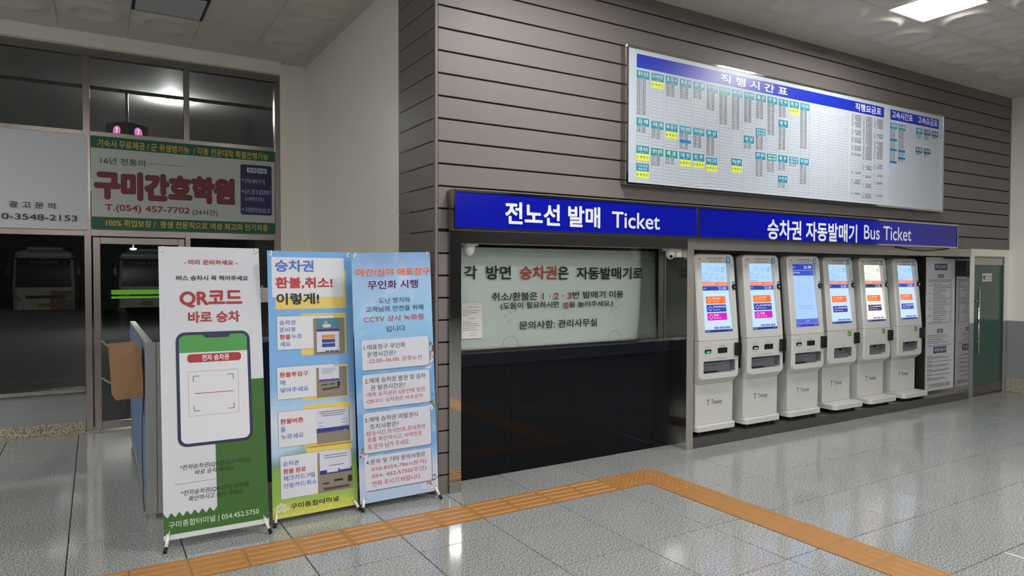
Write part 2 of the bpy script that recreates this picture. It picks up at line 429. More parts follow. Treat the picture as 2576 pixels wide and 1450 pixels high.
# 3.6 m lamp grid of the hall: it starts from the lit panel in view and the floor reflection; cells over the
# window bay that show no lit panel or reflection stay dark
lamp_cells = ({(c, r) for c in (-22, -16, -10, -4, 2, 8) for r in (-1, -7, -13, -19, -25, -31, -37)}-{(-4, -1)}) | {(-10, 5), (-16, 5), (-22, 5)}
off_cell = (-2, 5)
for i in range(-6, 16):
    for j in range(-6, 8):
        x, y = GX+T6*(i+0.5), GY+T6*(j+0.5)
        if (i, j) in lamp_cells or (i, j) == off_cell: continue
        if x > -0.2 and y > 0.85: continue
        if y > 4.6 or x > WX1: continue
        link('ceiling_tile', cflat if j == 7 or (i == -1 and j > 1) or (j == 1 and i >= -1) else ctm, ceiling, (x, y, CEIL))
B('edge_strip', M['ceiling'], ceiling, -0.132, -0.05, 0.87, 4.6, CEIL-0.001, CEIL+0.01)
B('ceiling_slab', M['ceiling'], ceiling, -16.0, 8.9, -25.0, -3.66, CEIL+0.0, CEIL+0.01)
B('ceiling_slab', M['ceiling'], ceiling, -16.0, -4.33, -3.66, 4.6, CEIL+0.0, CEIL+0.01)

LAMPS = sorted(lamp_cells)
for (i, j) in LAMPS:
    x, y = GX+T6*(i+0.5), GY+T6*(j+0.5)
    if x > WX1: continue
    off = '' if (i, j) == (8, -1) else '_offscreen'
    t = empty('ceiling_light'+off, (x, y, CEIL), 'square LED panel light glowing in the ceiling beside the timetable wall' if (i, j) == (8, -1) else 'square white LED panel light glowing in the ceiling of the hall', 'ceiling light', 'lit LED ceiling panels')
    MB().box(-0.298, 0.298, -0.298, 0.298, -0.008, 0.004).build('frame', M['white_plastic'], t)
    MB().box(-0.275, 0.275, -0.275, 0.275, -0.0105, -0.0085).build('diffuser'+off, M['lamp_on'], t)
x, y = GX+T6*(off_cell[0]+0.5), GY+T6*(off_cell[1]+0.5)
t = empty('ceiling_light', (x, y, CEIL), 'unlit grey ceiling panel light with dark edge by the windows', 'ceiling light')
MB().box(-0.30, 0.30, -0.30, 0.30, -0.02, 0.0).build('frame', M['beam_dark'], t)
MB().box(-0.275, 0.275, -0.275, 0.275, -0.024, -0.021).build('diffuser', M['lamp_off'], t)

# ---- ticket block: cladding wall
wf = struct(MB().box(-0.06, WX1, WY+0.022, 1.42, 2.0, CEIL+0.05).box(-0.06, 0.025, WY+0.022, 1.42, 0, 2.0).build('wall_front', M['clad_gap']))
PITCH_Z = 0.1672; Z0 = 2.317-PITCH_Z*14
def plank(parent, x0, x1, y0, y1, z0, z1): MB().box(x0, x1, y0, y1, z0, z1, 0.002).build('cladding_plank', M['clad'], parent)
for k in range(-1, 26):
    z0 = Z0+PITCH_Z*k+0.0065; z1 = Z0+PITCH_Z*(k+1)-0.0065
    z0 = max(z0, 0.0); z1 = min(z1, CEIL+0.03)
    if z1-z0 < 0.01: continue
    if z1 > 2.06: plank(wf, -0.053, WX1-0.003, WY, WY+0.024, max(z0, 2.0), z1)
    else: plank(wf, -0.053, 0.026, WY, WY+0.024, z0, z1)
ws = struct(B('wall_side', M['white_wall'], None, WX0+0.012, 0.3, 1.42, 4.72, 0, CEIL+0.05))
wd = struct(B('wall_side_cladding', M['clad_gap'], None, -0.062, 0.02, WY+0.03, 1.62, 0, CEIL+0.05))
for k in range(-1, 26):
    z0 = max(Z0+PITCH_Z*k+0.003, 0.0); z1 = min(Z0+PITCH_Z*(k+1)-0.003, CEIL+0.03)
    if z1-z0 > 0.01: MB().box(WX0, -0.055, WY+0.026, 1.622, z0, z1, 0.002).build('cladding_plank', M['clad'], wd)
struct(B('trim_corner', M['clad'], None, WX0-0.002, -0.055, WY-0.002, WY+0.025, 0, CEIL+0.03, 0.003))

# right wall with grey dado and granite skirting
wr = struct(B('wall_right', M['white_wall'], None, WX1, 9.0, -1.2, 1.5, 1.007, CEIL+0.05))
B('dado', M['grey_dado'], wr, WX1, 9.0, -1.2, 1.5, 0.19, 1.007)
B('dark_glazing', M['far_wall'], wr, WX1+0.02, 9.0, -25.0, -1.2, 0.0, CEIL+0.05)
struct(B('baseboard_right', M['granite_base'], None, WX1-0.012, 9.0, -1.2, 1.5, 0, 0.19, 0.004))
# painted strip around the door
DX0, DX1, DZ = 7.83, 8.69, 1.905
wdoor = struct(MB().box(7.70, DX0, WY+0.004, 1.3, 1.007, 2.0).box(DX1, WX1, WY+0.004, 1.3, 1.007, 2.0).box(DX0, DX1, WY+0.004, 1.3, DZ, 2.0).build('wall_door_surround', M['white_wall']))
MB().box(7.70, DX0, WY+0.004, 1.3, 0, 1.007).box(DX1, WX1, WY+0.004, 1.3, 0, 1.007).build('dado', M['grey_dado'], wdoor)

# walls out of sight behind and beside the photographer
struct(B('wall_rear', M['far_wall'], None, -16.1, 9.0, -25.1, -25.0, 0, CEIL+0.05))
struct(B('wall_left', M['far_wall'], None, -16.1, -16.0, -25.0, 4.75, 0, CEIL+0.05))

# ---- glazed door on the right
d2 = struct(empty('door_2', (DX0, 0.95, 0)))
W2 = DX1-DX0
MB().box(0, W2, -0.03, 0.06, DZ-0.018, DZ).box(0, 0.018, -0.03, 0.06, 0, DZ-0.018).box(W2-0.018, W2, -0.03, 0.06, 0, DZ-0.018).build('door_frame', M['dark_steel'], d2)
MB().box(0.02, W2-0.02, -0.005, 0.02, 0.14, DZ-0.12).build('door_glass', M['green_glass'], d2)
B('top_rail', M['steel'], d2, 0.02, W2-0.02, -0.02, 0.04, DZ-0.12, DZ-0.02, 0.003)
B('bottom_rail', M['dark_steel'], d2, 0.02, W2-0.02, -0.02, 0.04, 0.02, 0.14, 0.003)
hd = MB().cyl((0.10, -0.06, 0.58), (0.10, -0.06, 1.45), 0.016, 14).cyl((0.10, -0.06, 0.75), (0.10, 0.0, 0.75), 0.009).cyl((0.10, -0.06, 1.30), (0.10, 0.0, 1.30), 0.009).build('pull_handle', M['chrome'], d2, smooth=True)
B('lock_box', M['black'], d2, 0.022, 0.05, -0.03, 0.01, 1.22, 1.34, 0.004)
B('threshold', M['dark_steel'], d2, 0, W2, -0.03, 0.06, 0.0, 0.018)
p = Print(-0.0055); p.rect(0.30, 0.56, 1.56, 1.67, (214, 216, 214)); p.rect(0.325, 0.375, 1.585, 1.645, (70, 74, 80), 1); p.text('관계자외 출입금지', 0.39, 0.545, 1.612, 1.645, (150, 60, 60), 2); p.rect(0.39, 0.54, 1.585, 1.592, (90, 90, 90), 1)
p.build('door_plate', d2)

# ---- ticket window bay
LX, RX = 0.125, 2.50            # clear opening of the ticket window
struct(B('trim_post_1', M['mirror_steel'], None, 0.027, LX, 0.875, 1.42, 0, 1.992, 0.002))
tp2 = struct(MB().box(RX, 2.587, 0.891, 1.42, 0, 1.992, 0.002).build('trim_post_2', M['mirror_steel']))
B('pale_reflection_plate', M['pale_reflection_steel'], tp2, RX+0.001, 2.586, 0.8885, 0.8915, 0.001, 1.991)  # added strip that paints a pale reflection onto the post front
struct(B('trim_header_1', M['mirror_steel'], None, LX, RX, 0.885, 1.42, 1.893, 1.995, 0.002))
cnt = empty('ticket_counter', ((LX+RX)/2, 1.12, 0), 'black polished stone ticket counter between stainless posts', 'counter')
def rel(o, name, m, x0, x1, y0, y1, z0, z1, bev=0.0):
    l = o.location; return B(name, m, o, x0-l.x, x1-l.x, y0-l.y, y1-l.y, z0-l.z, z1-l.z, bev)
JX = [LX-0.0, 0.72, 1.304, 1.895, RX+0.0]
for a, b in zip(JX, JX[1:]): rel(cnt, 'stone_panel', M['black_stone'], a+0.0012, b-0.0012, 1.122, 1.15, 0.0, 0.912)
rel(cnt, 'core', M['matt_black'], LX, RX, 1.148, 1.40, 0.0, 0.915)
rel(cnt, 'ledge', M['ledge_stone'], LX, RX, 1.108, 1.40, 0.915, 1.017, 0.004)
GYP = 1.225                      # ticket glass plane
tg = empty('ticket_window', ((LX+RX)/2, GYP, 1.017), 'clear ticket window pane with black and red Korean lettering', 'window pane')
l = tg.location
MB().box(LX-l.x, RX-l.x, 0.0, 0.008, 0.001, 1.893-l.z).build('pane', M['glass_ticket'], tg)
MG = Matrix.Translation(tg.location)
Z8 = (980, 440, 3.153)
p = Print(-0.0005, MG, Z8)
BK, RD = (14, 14, 16), (164, 54, 44)
for a in [('각', 590, 722, 832, 693, BK), ('방면', 765, 720, 832, 963, BK), ('승차권', 1033, 722, 832, 1325, RD), ('은', 1335, 728, 832, 1420, BK), ('자동발매기로', 1482, 730, 832, 2010, BK)]:
    p.begin(); p.ptext(*a[:5], a[5], bold=0.022)
for a in [('취소/환불은', 810, 935, 1003, 1172, BK), ('1 · 2 · 3', 1212, 938, 990, 1442, RD), ('번 발매기 이용', 1450, 925, 985, 1855, BK),
          ('(도움이 필요하시면', 880, 1014, 1076, 1342, BK), ('벨', 1378, 1010, 1062, 1418, RD), ('을 눌러주세요.)', 1424, 1006, 1060, 1772, BK), ('문의사항: 관리사무실', 1028, 1163, 1230, 1645, BK)]:
    p.begin(); p.ptext(*a[:5], a[5], bold=0.014)
p.build('lettering', tg, words=True)
for hx, hz in ((0.769, 1.389), (1.924, 1.41)):
    for a in range(6):
        q = math.radians(60*a+20); r = 0.0 if a == 5 else 0.055
        MB().torus((hx+r*math.cos(q)-l.x, -0.001, hz-0.06+r*math.sin(q)*1.3-l.z), (0, 1, 0), 0.012, 0.0012, 14, 5).build('speaking_hole', M['tray'], tg)
for hx in (0.770, 1.905):
    mb = MB(); pts = [(hx-l.x+0.078*math.cos(math.radians(a)), -0.001, 0.03+0.085*math.sin(math.radians(a))) for a in range(0, 181, 12)]
    pts = [(pts[0][0], -0.001, 0.0)]+pts+[(pts[-1][0], -0.001, 0.0)]
    mb.tube(pts, 0.0016, 6).build('pass_slot_rim', M['tray'], tg)
MB().box(2.452-l.x, RX-l.x, -0.006, 0.0, 0.012, 1.893-l.z).box(2.470-l.x, 2.480-l.x, -0.012, -0.004, 0.012, 1.893-l.z).build('jamb', M['dark_steel'], tg)
B('bottom_channel', M['steel'], tg, LX-l.x, RX-l.x, -0.006, 0.014, 0.0, 0.012)
bl = empty('roller_blind', (1.3, 1.245, 1.03), 'pale grey roller blind lowered behind the ticket window', 'blind')
mb = MB(); o_ = bl.location
pts = [(LX-o_.x, 0.0), (2.47-o_.x, 0.0), (2.478-o_.x, 0.03), (2.458-o_.x, 0.09), (2.445-o_.x, 0.20), (2.432-o_.x, 0.62), (2.43-o_.x, 0.85), (LX-o_.x, 0.85)]
mb.extrude([Vector((x, 0, z)) for x, z in pts], (0, 0.004, 0)).build('blind_fabric', M['blind'], bl)
MB().cyl((LX-o_.x, 0.002, 0.012), (2.478-o_.x, 0.002, 0.012), 0.012, 12).build('bottom_bar', M['white_plastic'], bl, smooth=True)
struct(B('wall_office', M['matt_black'], None, LX-0.09, RX+0.08, 1.40, 1.43, 0.9, 2.0))
pa = empty('paper_notice', (0.40, GYP-0.001, 1.275), 'white paper notice taped to the ticket window beside the left post', 'notice')
MB().box(-0.095, 0.095, -0.0015, 0.0, -0.145, 0.145).build('sheet', M['white_plastic'], pa)
p = Print(-0.0016); p.text('운 행 중 단 안 내', -0.05, 0.055, 0.105, 0.12, (90, 90, 90), 1)
for k, (a, b) in enumerate([(-.085, .085), (-.085, .07), (-.085, -.02), (-.03, .03), (-.085, .0), (-.085, .06), (-.085, .075), (-.085, .05), (-.085, .06)]):
    zz = 0.08-0.017*k-(0.012 if k > 2 else 0)-(0.01 if k > 3 else 0)
    for q in range(int((b-a)/0.02)): p.rect(a+0.02*q, a+0.02*q+0.016, zz, zz+0.0045, (120, 120, 120), 1)
p.text('2024. 02.', -0.02, 0.03, -0.105, -0.098, (120, 120, 120), 1); p.text('구미터미널', -0.03, 0.04, -0.128, -0.118, (90, 90, 90), 1); p.build('lettering', pa)

def dome_camera(loc, rz, label, face):
    t = empty('dome_camera', loc, label, 'security camera'); t.rotation_euler = (0, 0, rz)
    MB().box(-0.055, 0.055, -0.05, 0.05, -0.014, 0.0, 0.004).build('mount_plate', M['white_plastic'], t)
    MB().lathe([(0.046, -0.014), (0.044, -0.03), (0.040, -0.05), (0.034, -0.072), (0.022, -0.088), (0.006, -0.094)], (0, 0, 0), 24).build('housing', M['white_plastic'], t, smooth=True)
    MB().cyl((face[0]*0.026, face[1]*0.026, -0.062), (face[0]*0.044, face[1]*0.044, -0.070), 0.014, 16).build('lens', M['black'], t, smooth=True)
    return t
dome_camera((0.26, 1.0, 1.893), 0, 'white dome camera under the header beside the left post', (0.6, 0.7))
dc = dome_camera((2.39, 1.0, 1.893), 0, 'white dome camera on a side bracket beside the kiosk post', (-0.5, -0.8))
MB().box(0.045, 0.11, -0.045, 0.045, -0.075, 0.0, 0.005).build('side_bracket', M['white_plastic'], dc)

# ---- kiosk bay
struct(MB().box(2.587, 7.70, 0.89, 1.42, 0.0, 0.10, 0.002).build('trim_sill', M['sill_steel']))
struct(B('trim_header_2', M['pale_reflection_steel'], None, 2.587, 7.70, 0.885, 1.42, 1.893, 1.995, 0.002))  # pale reflection is in the header's colour, not mirrored
struct(B('wall_kiosk_bay', M['bay_steel'], None, 2.587, 7.70, 1.32, 1.42, 0.10, 1.893))
struct(MB().box(7.685, 7.70, 0.895, 1.42, 0.0, 1.995).build('trim_post_3', M['mirror_steel']))
bb = empty('black_control_box', (7.665, 0.985, 1.63), 'small black control box on the steel reveal beside the notice board', 'control box')
MB().box(-0.018, 0.02, -0.075, 0.06, 0.0, 0.21, 0.004).build('case', M['black'], bb)
MB().box(-0.021, -0.018, -0.05, -0.02, 0.10, 0.16).build('cover', M['matt_black'], bb)
# cables under the header
cb = MB().tube([(5.9+0.1*i, 0.878-0.012*math.sin(i*1.3), 1.985-0.035*math.sin(math.pi*min(1, i/12.0))) for i in range(13)], 0.006, 6).build('loose_cable', M['matt_black'])
tag(cb, 'dark loose cable sagging under the bus ticket sign', 'cable')

# notice board at the right end
nb = empty('notice_board', (7.32, 1.075, 0.10), 'tall white notice sheet of fine print in a steel frame beside the kiosks', 'notice board')
MB().box(-0.375, 0.36, 0.0, 0.24, 0.0, 1.78).build('backing', M['dark_steel'], nb)
MB().box(-0.375, -0.36, -0.008, 0.0, 0.0, 1.78).box(0.35, 0.36, -0.008, 0.0, 0.0, 1.78).box(-0.36, 0.35, -0.008, 0.0, 1.765, 1.78).build('frame', M['steel'], nb)
MB().box(-0.36, 0.35, -0.002, 0.0, 0.03, 1.762).build('sheet', pm((196, 198, 202)), nb)
p = Print(-0.0022); NV = (38, 44, 92); GR = (92, 92, 100)
def head(txt, c, z, w_, h_): p.rect(c-w_/2, c+w_/2, z-h_/2, z+h_/2, NV, 0); p.text(txt, c-w_*0.42, c+w_*0.42, z-h_*0.33, z+h_*0.33, (220, 220, 225), 1, bold=0.01)
head('여객 운송약관', 0.0, 1.655, 0.31, 0.085); head('운송요금', 0.0, 1.535, 0.15, 0.045); head('환불규정', 0.0, 0.71+0.1, 0.15, 0.05); head('터미널 이용규정', 0.0, 0.40+0.16, 0.32, 0.085)
rng = random.Random(3)
def fine(z, a, b, h=0.008):
    x = a
    while x < b-0.01:
        q = min(b-x, rng.uniform(0.02, 0.06)); p.rect(x, x+q, z-h/2, z+h/2, GR, 0); x += q+0.008
for z in (1.485, 1.465): fine(z, -0.31, 0.29)
for k in range(22):
    z = 1.43-0.0245*k
    if k in (0, 4, 8, 12, 16, 21): p.rect(-0.31, 0.29, z+0.012, z+0.0135, (150, 150, 155), 0)
    if k % 4 == 1: fine(z, -0.29, -0.21)
    fine(z, -0.18, rng.choice((0.02, 0.10, 0.16, 0.22))); fine(z, 0.24, 0.275)
for blk, z in ((6, 0.76), (1, 0.60)):
    pass
for k in range(5): fine(0.755-0.025*k, -0.31, rng.uniform(0.0, 0.2))
for k in range(4): fine(0.62-0.0*k, -0.31, 0.28) if k == 0 else None
z = 0.485
for sec in range(7):
    fine(z, -0.31, -0.18); z -= 0.016
    for k in range(rng.choice((1, 2, 2))): fine(z, -0.30, rng.uniform(0.1, 0.29)); z -= 0.0165
    z -= 0.014
    if z < 0.17: break
p.begin('signature_print'); p.text('전국여객자동차터미널협회', -0.27, 0.26, 0.065, 0.12, (50, 50, 56), 1)
p.build('fine_print', nb)

# ---- blue fascia signs
def fascia(x0, x1, label, blue, texts):
    t = empty('fascia_sign', ((x0+x1)/2, WY, 1.992), label, 'sign'); c = (x0+x1)/2
    a, b = x0-c, x1-c; z1 = 0.296
    MB().box(a, b, -0.088, 0.0, 0.0, z1, 0.003).build('housing', M['dark_steel'], t)
    MB().box(a, b, -0.102, -0.085, 0.0, 0.016).box(a, b, -0.102, -0.085, z1-0.016, z1).box(a, a+0.014, -0.102, -0.085, 0.016, z1-0.016).box(b-0.014, b, -0.102, -0.085, 0.016, z1-0.016).build('frame', M['mirror_steel'], t)
    MB().box(a+0.014, b-0.014, -0.096, -0.086, 0.016, z1-0.016).build('face', blue, t)
    q = Print(-0.0962, Matrix.Translation(t.location), None, 'sign')
    for (txt, xl, yt, yb, xr, col, bo) in texts: q.begin(); q.ptext(txt, xl, yt, yb, xr, col, bold=bo)
    q.build('lettering', t, words=True); return t
f8 = lambda x, y: (980+x/3.153, 440+y/3.153)
a0, b0 = f8(915, 210), f8(1670, 392); a1, b1 = f8(1762, 290), f8(2143, 420)
fascia(0.02, 2.546, 'blue sign above the ticket window reading Ticket in white letters', M['blue_acrylic'],
       [('전노선 발매', a0[0], a0[1], b0[1], b0[0], (226, 230, 240), 0.03), ('Ticket', a1[0], a1[1], b1[1], b1[0], (226, 230, 240), 0.012)])
fascia(2.552, 7.172, 'long blue sign above the kiosks reading Bus Ticket in white letters', M['blue_acrylic'],
       [('승차권 자동발매기', 1930, 551, 602, 2156, (226, 230, 240), 0.026), ('Bus Ticket', 2173, 566, 602, 2292, (226, 230, 240), 0.008)])

# ------------------------------------------------------------------ timetable board
TX0, TX1, TZ0, TZ1 = 1.690, 6.845, 2.437, 3.640
tb = empty('timetable_board', ((TX0+TX1)/2, WY, TZ0), 'wide white timetable board with blue heading bars on the brown wall', 'timetable')
a, b, h = (TX0-TX1)/2, (TX1-TX0)/2, TZ1-TZ0
MB().box(a, b, -0.07, 0.0, 0.0, h, 0.003).build('housing', M['dark_steel'], tb)
MB().box(a, b, -0.084, -0.068, 0.0, 0.022, 0.002).box(a, b, -0.084, -0.068, h-0.022, h, 0.002).box(a, a+0.022, -0.084, -0.068, 0.022, h-0.022).box(b-0.022, b, -0.084, -0.068, 0.022, h-0.022).build('frame', M['mirror_steel'], tb)
MB().box(a+0.022, b-0.022, -0.078, -0.069, 0.022, h-0.022).build('panel', M['board_white'], tb)
p = Print(-0.0782, Matrix.Translation(tb.location), None, 'lit')
BLU, TEA, TEG, DTE, YEL, SKY, LN, TXC = (22, 48, 180), (40, 138, 160), (36, 146, 140), (24, 92, 110), (226, 238, 96), (40, 140, 200), (132, 138, 148), (84, 80, 80)
A = p.px(1601.9, 134.5); A2 = p.px(1601.9, 169); Bx = p.px(2223.7, 280); C1 = p.px(2240, 285); C2 = p.px(2361.5, 310)
p.rect(A[0], Bx[0], A2[1], A[1], BLU, 0); p.rect(C1[0], C2[0], A2[1]-0.004, A[1]-0.004, BLU, 0)
WH = (226, 230, 242)
vt, vb = A2[1]+0.018, A[1]-0.016
for txt, xl, xr, y in (('직 행 시 간 표', 1812.6, 1981.2, 200), ('직행요금표', 2151.2, 2216.5, 268), ('고속시간표', 2243, 2295.7, 288), ('고속요금표', 2309, 2357.8, 305)):
    p.text(txt, p.px(xl, y)[0], p.px(xr, y)[0], vt, vb, WH, 4, bold=0.024)
VT = p.px(1601.7, 175.3)[1]; VB = p.px(1601, 452.8)[1]; ROWS = 33.5; RH = (VT-VB)/ROWS
U1 = p.px(1601.7, 180)[0]; U14 = p.px(2013.4, 262)[0]; CP = (U14-U1)/13; CW = CP*0.855
def chars(txt, u, v, adv, hgt, col, bold=0.006):
    for ch in txt:
        if ch != ' ':
            w_ = adv*0.78 if ch not in ':1' else adv*0.34
            p.text(ch, u+(adv-w_)/2, u+(adv+w_)/2, v, v+hgt, col, 3, bold=bold)
        u += adv
def section(u, cw, r0, r1, header, hcol, items, times_w=0.70, cell_mid=0.44):
    v = VT-r0*RH; hh = 2.4*RH; end = VT-r1*RH
    p.rect(u, u+cw, v-hh, v, hcol, 1) if hcol else p.frame(u, u+cw, v-hh, v, 0.0015, LN, 1)
    if header:
        ls = header.split('/')
        for k, t_ in enumerate(ls):
            n = len(t_.replace(' ', '')); m_ = cw*(0.09 if n > 2 else 0.12); g = hh*(0.56 if len(ls) == 1 else 0.36)
            top = v-hh*(0.12 if len(ls) == 1 else 0.1+0.44*k)
            p.text(t_, u+m_, u+cw-m_, top-g, top, (214, 238, 240), 2, bold=0.016)
        if len(ls) == 1: p.rect(u+cw*0.3, u+cw*0.7, v-hh*0.88, v-hh*0.82, (150, 206, 214), 2)
    y = v-hh; k = 0
    while y-RH > end-RH*0.35:
        it = items[k] if k < len(items) else ''
        if it == 'Y':
            p.rect(u, u+cw, y-2.15*RH, y, YEL, 2)
            for q, ch in enumerate('운행중단'): p.text(ch, u+cw*(0.05+0.25*q), u+cw*(0.19+0.25*q), y-1.5*RH, y-0.65*RH, (96, 98, 40), 3, bold=0.01)
            y -= 2.15*RH; k += 1; continue
        if it == 'B':
            p.rect(u, u+cw, y-RH, y, SKY, 2); chars('동대구국제', u+cw*0.05, y-0.85*RH, cw*0.18, RH*0.65, (20, 60, 110)); y -= RH; k += 1; continue
        p.rect(u, u+cw, y-RH-0.0009, y-RH+0.0009, LN, 1)
        if it: chars(it, u+cw*0.02, y-0.90*RH, cw*times_w/5, RH*0.74, TXC)
        else:
            for q in (0.32, 0.62): p.rect(u+cw*cell_mid-0.0014, u+cw*cell_mid+0.0014, y-RH*q-0.0014, y-RH*q+0.0014, LN, 1)
        y -= RH; k += 1
    p.rect(u-0.0009, u+0.0009, end, v-hh, LN, 1); p.rect(u+cw-0.0009, u+cw+0.0009, end, v-hh, LN, 1)
E_ = ROWS
TT = [
 [(0, '경주·포항', TEA, '07:50 09:45 10:45 11:53 12:30 13:00 14:30 16:00 17:30 19:00 20:30'), (14.5, '김 해', TEA, '13:25 19:05'), (22.9, '강릉·속초', TEA, 'Y'), (28.3, '기지·당진/서산', TEA, 'Y')],
 [(0, '대구·하양·영천', TEA, 'Y'), (14.8, '거제·고현', TEA, '08:45 13:40 17:20'), (23.1, '전라 광주', TEG, '07:30 12:00 15:30')],
 [(0, '동 대 구', TEA, '07:30 10:50 14:00 19:40'), (14.9, '북 대 구', TEA, 'Y'), (23.2, '목 포', TEG, '11:40 14:40')],
 [(0, '해 운 대', TEA, '07:30 10:50 14:00 19:40'), (14.9, '마산·창원', TEA, '09:00 15:05 B 07:30 13:30'), (23.2, '대 전', TEA, 'Y')],
 [(0, '문 경', TEA, '16:00 17:45 19:10'), (14.9, '구리·의정부', TEA, '08:35 10:15 16:00 17:55'), (23.2, '진 주', TEA, 'Y')],
 [(0, '대구·영천', TEA, '07:40 09:10 13:10 14:50 18:30 19:40'), (14.9, '부 산', TEA, '08:35 11:35 15:15 16:35 18:25 20:15'), (23.9, '부천·고양', TEA, 'Y')],
 [(0, '대구서부', TEG, '06:50 10:10 11:00 13:45 15:25 17:00 17:50 18:15 19:30 21:00')],
 [(0, '청주·평촌', TEA, '07:40 10:15 12:15 14:15 15:25 16:00 17:00 17:45 19:10 20:20 21:25'), (23.2, '하남·광주', TEA, 'Y')],
 [(0, '안산·이천', TEA, '08:05 09:55 11:05 13:15 14:55 16:40 18:15 19:55'), (14.9, '성 남', TEA, '12:05 19:30')],
 [(0, '울 산', TEA, '11:15 11:50 14:45 16:30 18:15 20:05'), (11.7, '오산·수원/안산·인천', TEA, '08:20 10:00 14:00 15:50 18:45'), (20, '영주·원주', TEA, '08:40 07:40 11:35 13:00 16:00 18:10')],
 [(0, '안 동', TEA, '05:40 07:50 08:40 11:35 13:00 14:15 15:25 16:00 17:15 18:10 20:25'), (20, '공주·유성/세종·안면', TEG, '07:20 13:15 16:15 20:25')],
 [(0, '전 주', TEA, '09:20 11:50 15:10 18:20'), (7.5, '청 주', TEA, '07:55 10:20 11:00 12:45 14:00 17:35 19:05 20:35'), (20, '충 주', TEA, '16:00 17:45 19:10'), (27.2, '수 안 보', TEA, '16:00 17:45')],
 [(0, '천 안', TEA, 'Y'), (20, '의왕·조치원/평촌·군포', TEA, '15:25')],
 [(0, '인천공항', TEA, '00:01 01:30 01:45 02:35 03:55 05:25 07:05 08:35 10:05 11:15 11:45 13:05 14:35 16:05'), (20, '대구공항', TEA, '08:25 09:05 13:25 14:35 17:05 18:05 20:00')],
]
for c, secs in enumerate(TT):
    for k, (r0, hd_, col, its) in enumerate(secs):
        section(U1+CP*c, CW, r0, secs[k+1][0] if k+1 < len(secs) else E_, hd_, col, its.split())
for c in range(14, 18): section(U1+CP*c*0.995, CW, 0, E_, '', None, [])
rng = random.Random(11)
def fares(x0, x1, y, rows):
    u0, u1 = p.px(x0, y)[0], p.px(x1, y)[0]
    for r in range(33):
        v = VT-r*RH*1.01
        p.rect(u0, u1, v-RH-0.0009, v-RH+0.0009, LN, 1)
        if r in rows:
            chars('%s %5d' % (rng.choice('일우시고'), rng.randrange(45, 300)*100), u0+0.004, v-0.9*RH, (u1-u0-0.008)/7.2, RH*0.72, TXC)
    p.rect(u0-0.0009, u0+0.0009, VB, VT, LN, 1); p.rect(u1-0.0009, u1+0.0009, VB, VT, LN, 1)
fares(2142.5, 2167.3, 290, list(range(0, 5))+[6, 7, 9, 10, 12, 13, 15, 22, 25, 26, 30])
fares(2171, 2194.7, 290, list(range(0, 17))+[19, 20, 23, 26, 27, 30, 31])
fares(2199, 2222, 290, [0, 1, 2, 3, 6, 7]+list(range(9, 16))+[18, 19, 22, 25, 30])
def rcol(x0, x1, hd_, col, its, r0=0.0, r1=E_):
    u0, u1 = p.px(x0, 300)[0], p.px(x1, 300)[0]; section(u0, u1-u0, r0+0.6, r1, hd_, col, its.split())
rcol(2239.4, 2256.8, '서울경부', TEA, '06:10 07:20 08:30 09:50 B 12:10 13:20 15:10 B 16:40 17:20 18:10 19:00 B')
rcol(2260.5, 2277.9, '동서울', TEA, '06:50 07:40 08:50 10:10 11:00 12:30 13:50 14:40 B 16:20 17:30 B 18:40')
rcol(2280.3, 2297.7, '', None, '')
rcol(2304.7, 2321.3, '서울경부', TEA, '14200 21000', 0, 7.6); rcol(2304.7, 2321.3, '동서울', DTE, '14300', 8)
rcol(2325, 2341.2, '인천공항', DTE, '15200 24800', 0, 7.6); rcol(2325, 2341.2, '대구공항', (28, 70, 84), ' 8000', 8)
rcol(2344.4, 2360.3, '동서울', DTE, '14300')
p.build('timetable_print', tb)

